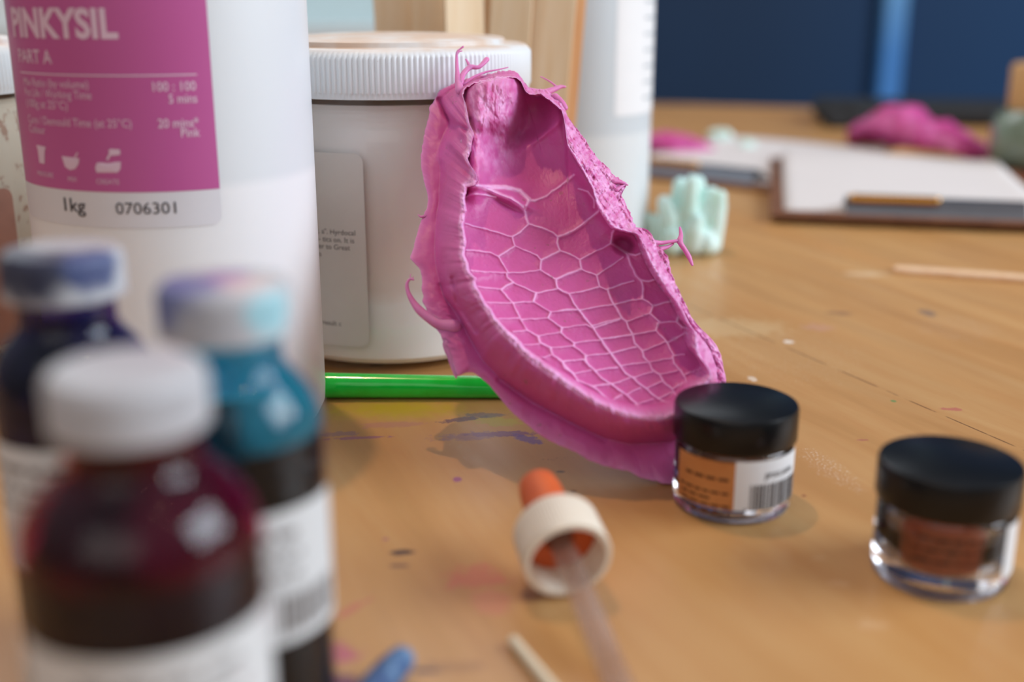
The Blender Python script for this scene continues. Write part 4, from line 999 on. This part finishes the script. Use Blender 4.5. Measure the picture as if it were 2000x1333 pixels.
tpk = NT('far pink silicone'); tpk.p(color=tpk.ramp(tpk.noise(tpk.coord(), 60, 4), [(.3, lin((176, 48, 112))), (.5, lin((200, 72, 146))), (.75, lin((224, 124, 184)))]), rough=.5, sss=.2, sssr=(1, .3, .5), ssss=.005)
# arched pink mould far right
def far_mold():
    a = G(1672, 288); b = G(1915, 322); parts = []; n_ = 46; m_ = 26; V = []; F = []
    mid = (a+b)/2; ax_ = (b-a); Lx = np.linalg.norm(ax_[:2]); u = ax_/Lx; v = np.array([-u[1], u[0], 0])
    for i in range(n_+1):
        s_ = i/n_; env = max(0, math.sin(math.pi*min(max(s_, .0), 1)))**.3
        hgt = 33*env*(1+.18*math.sin(5.2*s_+.4))+7*float(fbm(np.array([s_*7]), np.array([2.]))[0]); wd = 26*env+1
        for j in range(m_):
            t_ = 2*math.pi*j/m_; rr = 1+.3*float(fbm(np.array([s_*9+math.cos(t_)*1.2]), np.array([math.sin(t_)*1.2+5]))[0])
            p = a+u*(s_*Lx*1.02-2)+v*(math.cos(t_)*wd*rr); z_ = hgt*.5+math.sin(t_)*hgt*.5*rr
            arch = 9*math.sin(math.pi*s_)*(1 if math.sin(t_) < 0 else .3)
            V.append((p[0]-mid[0], p[1]-mid[1], max(0, z_+arch*.4)))
    for i in range(n_):
        for j in range(m_): j2 = (j+1) % m_; F.append((i*m_+j, (i+1)*m_+j, (i+1)*m_+j2, i*m_+j2))
    F.append(tuple(range(m_))); F.append(tuple(n_*m_+m_-1-k for k in range(m_)))
    o = mk('silicone_mold', V, F, tpk.m, sharp=None, loc=(mid[0], mid[1], 0)); return tag(o, 'lumpy arched pink mould far back in front of the navy wall', 'mould')
far_mold()
blob('pink_offcut', 'small pink silicone lump far back just right of the tall translucent bottle', 'offcut', G(1308, 302), (30, 16, 10), tpk.m, 12, .25)
# black case behind
tk = simple('black fabric', (22, 23, 26), .7, .3, 40)
kc = G(1655, 243); kd = G(1900, 262); mid = (kc+kd)/2+np.array([0, 70, 0])
o = mk('camera_case', *box(-70, 130, -45, 45, 0, 20), tk, smooth=False, loc=mid); bevel(o, 8, 4); tag(o, 'low black soft case behind the far pink mould', 'case')
o.rotation_euler = (0, 0, -.12)
blob('black_bundle', 'black scrunched bundle left of the far pink mould', 'bundle', G(1662, 247), (30, 22, 15), tk, 21, .3)

# --- clipboards
M_board = wood('brown hardboard', (104, 62, 38), (130, 84, 54), ax=(1, 1, 1), sc=90)
M_sheet = simple('white copy paper', (222, 216, 214), .6, .02, 10)
M_steel = simple('polished steel', (196, 196, 198), .16, .05, 60, metal=1.0)
M_gold_glint = simple('painted warm glint', (214, 160, 84), .22, .05, 60, metal=1.0)  # gold colour paints the warm lamp's reflection on the steel clips
M_dark = simple('dark steel', (120, 120, 124), .3, .05, 60, metal=.8)
def clipboard(label, corner, ang, W, L, z, clipx, clipw, group='clipboards on the far table'):
    o = thing('clipboard', label, 'clipboard', (corner[0], corner[1], z), group, ang)
    b = mk('board', *box(0, W, 0, L, 0, 3), M_board, o, smooth=False); bevel(b, .8, 2)
    # sprung clip: base plate, raised folded lever and a rolled end painted as a lamp glint
    prof = [(6, 3.1), (8, 8), (11, 11.5), (16, 12.5), (22, 9.5), (30, 5.2), (38, 3.9), (38, 3.2), (30, 4.4), (22, 8.6), (16, 11.5), (12, 10.6), (9.4, 7.6), (7.6, 3.1)]
    V, F = [], []; n_ = len(prof)
    for x_ in (clipx, clipx+clipw): V += [(x_, p[0], p[1]) for p in prof]
    F = [(i, (i+1) % n_, n_+(i+1) % n_, n_+i) for i in range(n_)]+[tuple(range(n_-1, -1, -1)), tuple(range(n_, 2*n_))]
    c_ = mk('clip', V, F, M_dark if clipw > 95 else M_steel, o)
    V, F = tube([(clipx+4, 9, 12), (clipx+clipw*.22, 9, 12), (clipx+clipw*.5, 9, 12)], [2.6]*3, 14); mk('clip_glint_roll', V, F, M_gold_glint, c_)
    V, F = join(lathe([(0, 3.2), (5, 3.2), (5, 5), (3, 6.6), (0, 6.8)], 24)); V = [(v[0]+clipx+clipw-3, v[1]+26, v[2]) for v in V]; mk('rivet', V, F, M_steel, c_)
    return o
def sheet(label, corner, ang, W, L, z, seed, curl=6, group='paper sheets on the clipboards'):
    n_, m_ = 24, 30; V, F = [], []; r_ = random.Random(seed); ph = r_.uniform(0, 3)
    for i in range(n_+1):
        for j in range(m_+1):
            u, v = i/n_, j/m_; z_ = .25+curl*(v**3)*(.6+.4*math.sin(3*u+ph))+.5*curl*max(0, u-.75)**2*8*v
            V.append((u*W, v*L, z_))
    for i in range(n_):
        for j in range(m_): F.append((i*(m_+1)+j, (i+1)*(m_+1)+j, (i+1)*(m_+1)+j+1, i*(m_+1)+j+1))
    o = mk('paper_sheet', V, F, M_sheet, loc=(corner[0], corner[1], z)); o.rotation_euler = (0, 0, ang)
    m = o.modifiers.new('thick', 'SOLIDIFY'); m.thickness = .0002
    return tag(o, label, 'paper', group)
gA = G(1503, 438); angA = -.21
clipboard('nearer clipboard with a long steel clip along its front edge, at the right', gA, angA, 172, 240, 3.3, 42, 98)
e = lambda c, ang, x, y: (c[0]+x*math.cos(ang)-y*math.sin(ang), c[1]+x*math.sin(ang)+y*math.cos(ang))
sheet('white sheet held by the nearer clipboard, its far corner curling up', e(gA, angA, 8, 12), angA, 152, 212, 6.4, 3, 7)
gBf = G(1500, 381); angB = -.66; gB = (gBf[0]-150*math.cos(angB), gBf[1]-150*math.sin(angB))
gB = (gB[0]-4, gB[1]+12)
clipboard('farther clipboard lying turned away, behind the mint casting', gB, angB, 168, 236, .1, 50, 92)
sheet('white sheet on the farther clipboard', e(gB, angB, 8, 14), angB, 150, 206, 3.3, 8, 3)
# red folder at the right edge
rf = G(1932, 345); o = mk('red_folder', *box(0, 220, 0, 160, 0, 6), simple('dark red card', (132, 22, 30), .5, .1), smooth=False, loc=(rf[0]-6, rf[1]+22, 0)); o.rotation_euler = (0, 0, -.95); bevel(o, .8, 2)
tag(o, 'dark red folder under the wooden-topped glass jar at the right edge', 'folder')
# wooden topped jar at the right edge
gj = (rf[0]+52, rf[1]+14); z0 = 6.3
j3 = thing('storage_jar', 'grey-green glass jar with a wooden top standing at the right edge', 'jar', (gj[0], gj[1], z0))
V, F = lathe([(0, 0), (40, 0), (44, 2), (46, 8), (46, 30), (43, 36), (38, 40), (0, 40)], 64); mk('glass_body', V, F, simple('grey green glass', (120, 136, 118), .15, .25, 30, coat=.4), j3)
V, F = lathe([(36, 40), (36.5, 41), (36.5, 70), (35, 72), (0, 72)], 64); mk('wooden_top', V, F, wood('tan wooden lid', (190, 140, 84), (214, 170, 112), ax=(1, 1, .1), sc=60), j3)
# wooden sticks lying on the papers
GL = 'wooden sticks lying far back on the table'
zt_ = 4.4
a = G(1490, 291, zt_); b = G(1650, 300, zt_); lying_stick('wooden_stick', 'long pale stick lying behind the sheet on the farther clipboard', a+[0, 22, 0], b+[8, 28, 0], 17, 1.8, .02, M_stick, group=GL)
a = G(1700, 316, 0); b = G(1850, 306, 0); lying_stick('wooden_stick', 'tan stick lying directly in front of the far pink mould', a, b, 17, 1.8, .02, M_stick2, group=GL)
a = G(1765, 324, 0); b = G(1880, 312, 0)
blob('clay_scrap', 'tan curved scrap in front of the far pink mould', 'scrap', G(1815, 327), (26, 9, 8), simple('tan clay', (206, 158, 108), .6, .1), 31, .2)
blob('white_scrap', 'tiny whitish scrap before the far pink mould', 'scrap', G(1768, 322), (7, 6, 5), simple('off white clay', (226, 206, 190), .6, .1), 33, .2)

mold = build_mold()

# ------------------------------------------------------------------ light
w_ = bpy.data.worlds.new('world'); scene.world = w_; w_.use_nodes = True
nt = w_.node_tree; bg = nt.nodes['Background']
gr = nt.nodes.new('ShaderNodeTexCoord'); sp = nt.nodes.new('ShaderNodeSeparateXYZ'); nt.links.new(gr.outputs['Generated'], sp.inputs[0])
rp = nt.nodes.new('ShaderNodeValToRGB'); nt.links.new(sp.outputs[2], rp.inputs[0])
rp.color_ramp.elements[0].position = .0; rp.color_ramp.elements[0].color = (*lin((150, 140, 132)), 1)
rp.color_ramp.elements[1].position = .6; rp.color_ramp.elements[1].color = (*lin((188, 196, 210)), 1)
nt.links.new(rp.outputs[0], bg.inputs[0]); bg.inputs[1].default_value = .6
def area(name, loc, target, sx, sy, power, rgb):
    l = bpy.data.lights.new(name, 'AREA'); l.shape = 'RECTANGLE'; l.size = sx; l.size_y = sy; l.energy = power; l.color = rgb
    o = bpy.data.objects.new(name, l); col.objects.link(o); o.location = loc
    o.rotation_euler = (Vector(target)-Vector(loc)).to_track_quat('-Z', 'Y').to_euler(); return o
area('window_light', (1.7, .15, .95), (0, .35, .02), 1.3, 1.0, 42, (.80, .90, 1.0))
area('back_window_light', (-.4, 1.95, 1.1), (0, .4, 0), 1.6, .8, 9, (.86, .93, 1.0))
area('room_fill_light', (-.5, -1.7, 1.3), (0, .4, 0), 2.2, 1.4, 9, (1.0, .92, .87))
def lamp(name, loc, power, rgb, r):
    l = bpy.data.lights.new(name, 'POINT'); l.energy = power; l.color = rgb; l.shadow_soft_size = r
    o = bpy.data.objects.new(name, l); col.objects.link(o); o.location = loc; return o
lamp('warm_ceiling_lamp', (-.22, .62, 1.55), 26, (1.0, .66, .38), .02)
lamp('warm_room_lamp', (.9, -.5, 1.9), 3, (1.0, .70, .42), .03)

scene.view_settings.view_transform = 'Standard'; scene.view_settings.look = 'None'
scene.view_settings.exposure = 0.0; scene.view_settings.gamma = 1.0
scene.cycles.use_denoising = True
scene.cycles.max_bounces = 14; scene.cycles.transmission_bounces = 10; scene.cycles.transparent_max_bounces = 8
scene.cycles.sample_clamp_indirect = 6
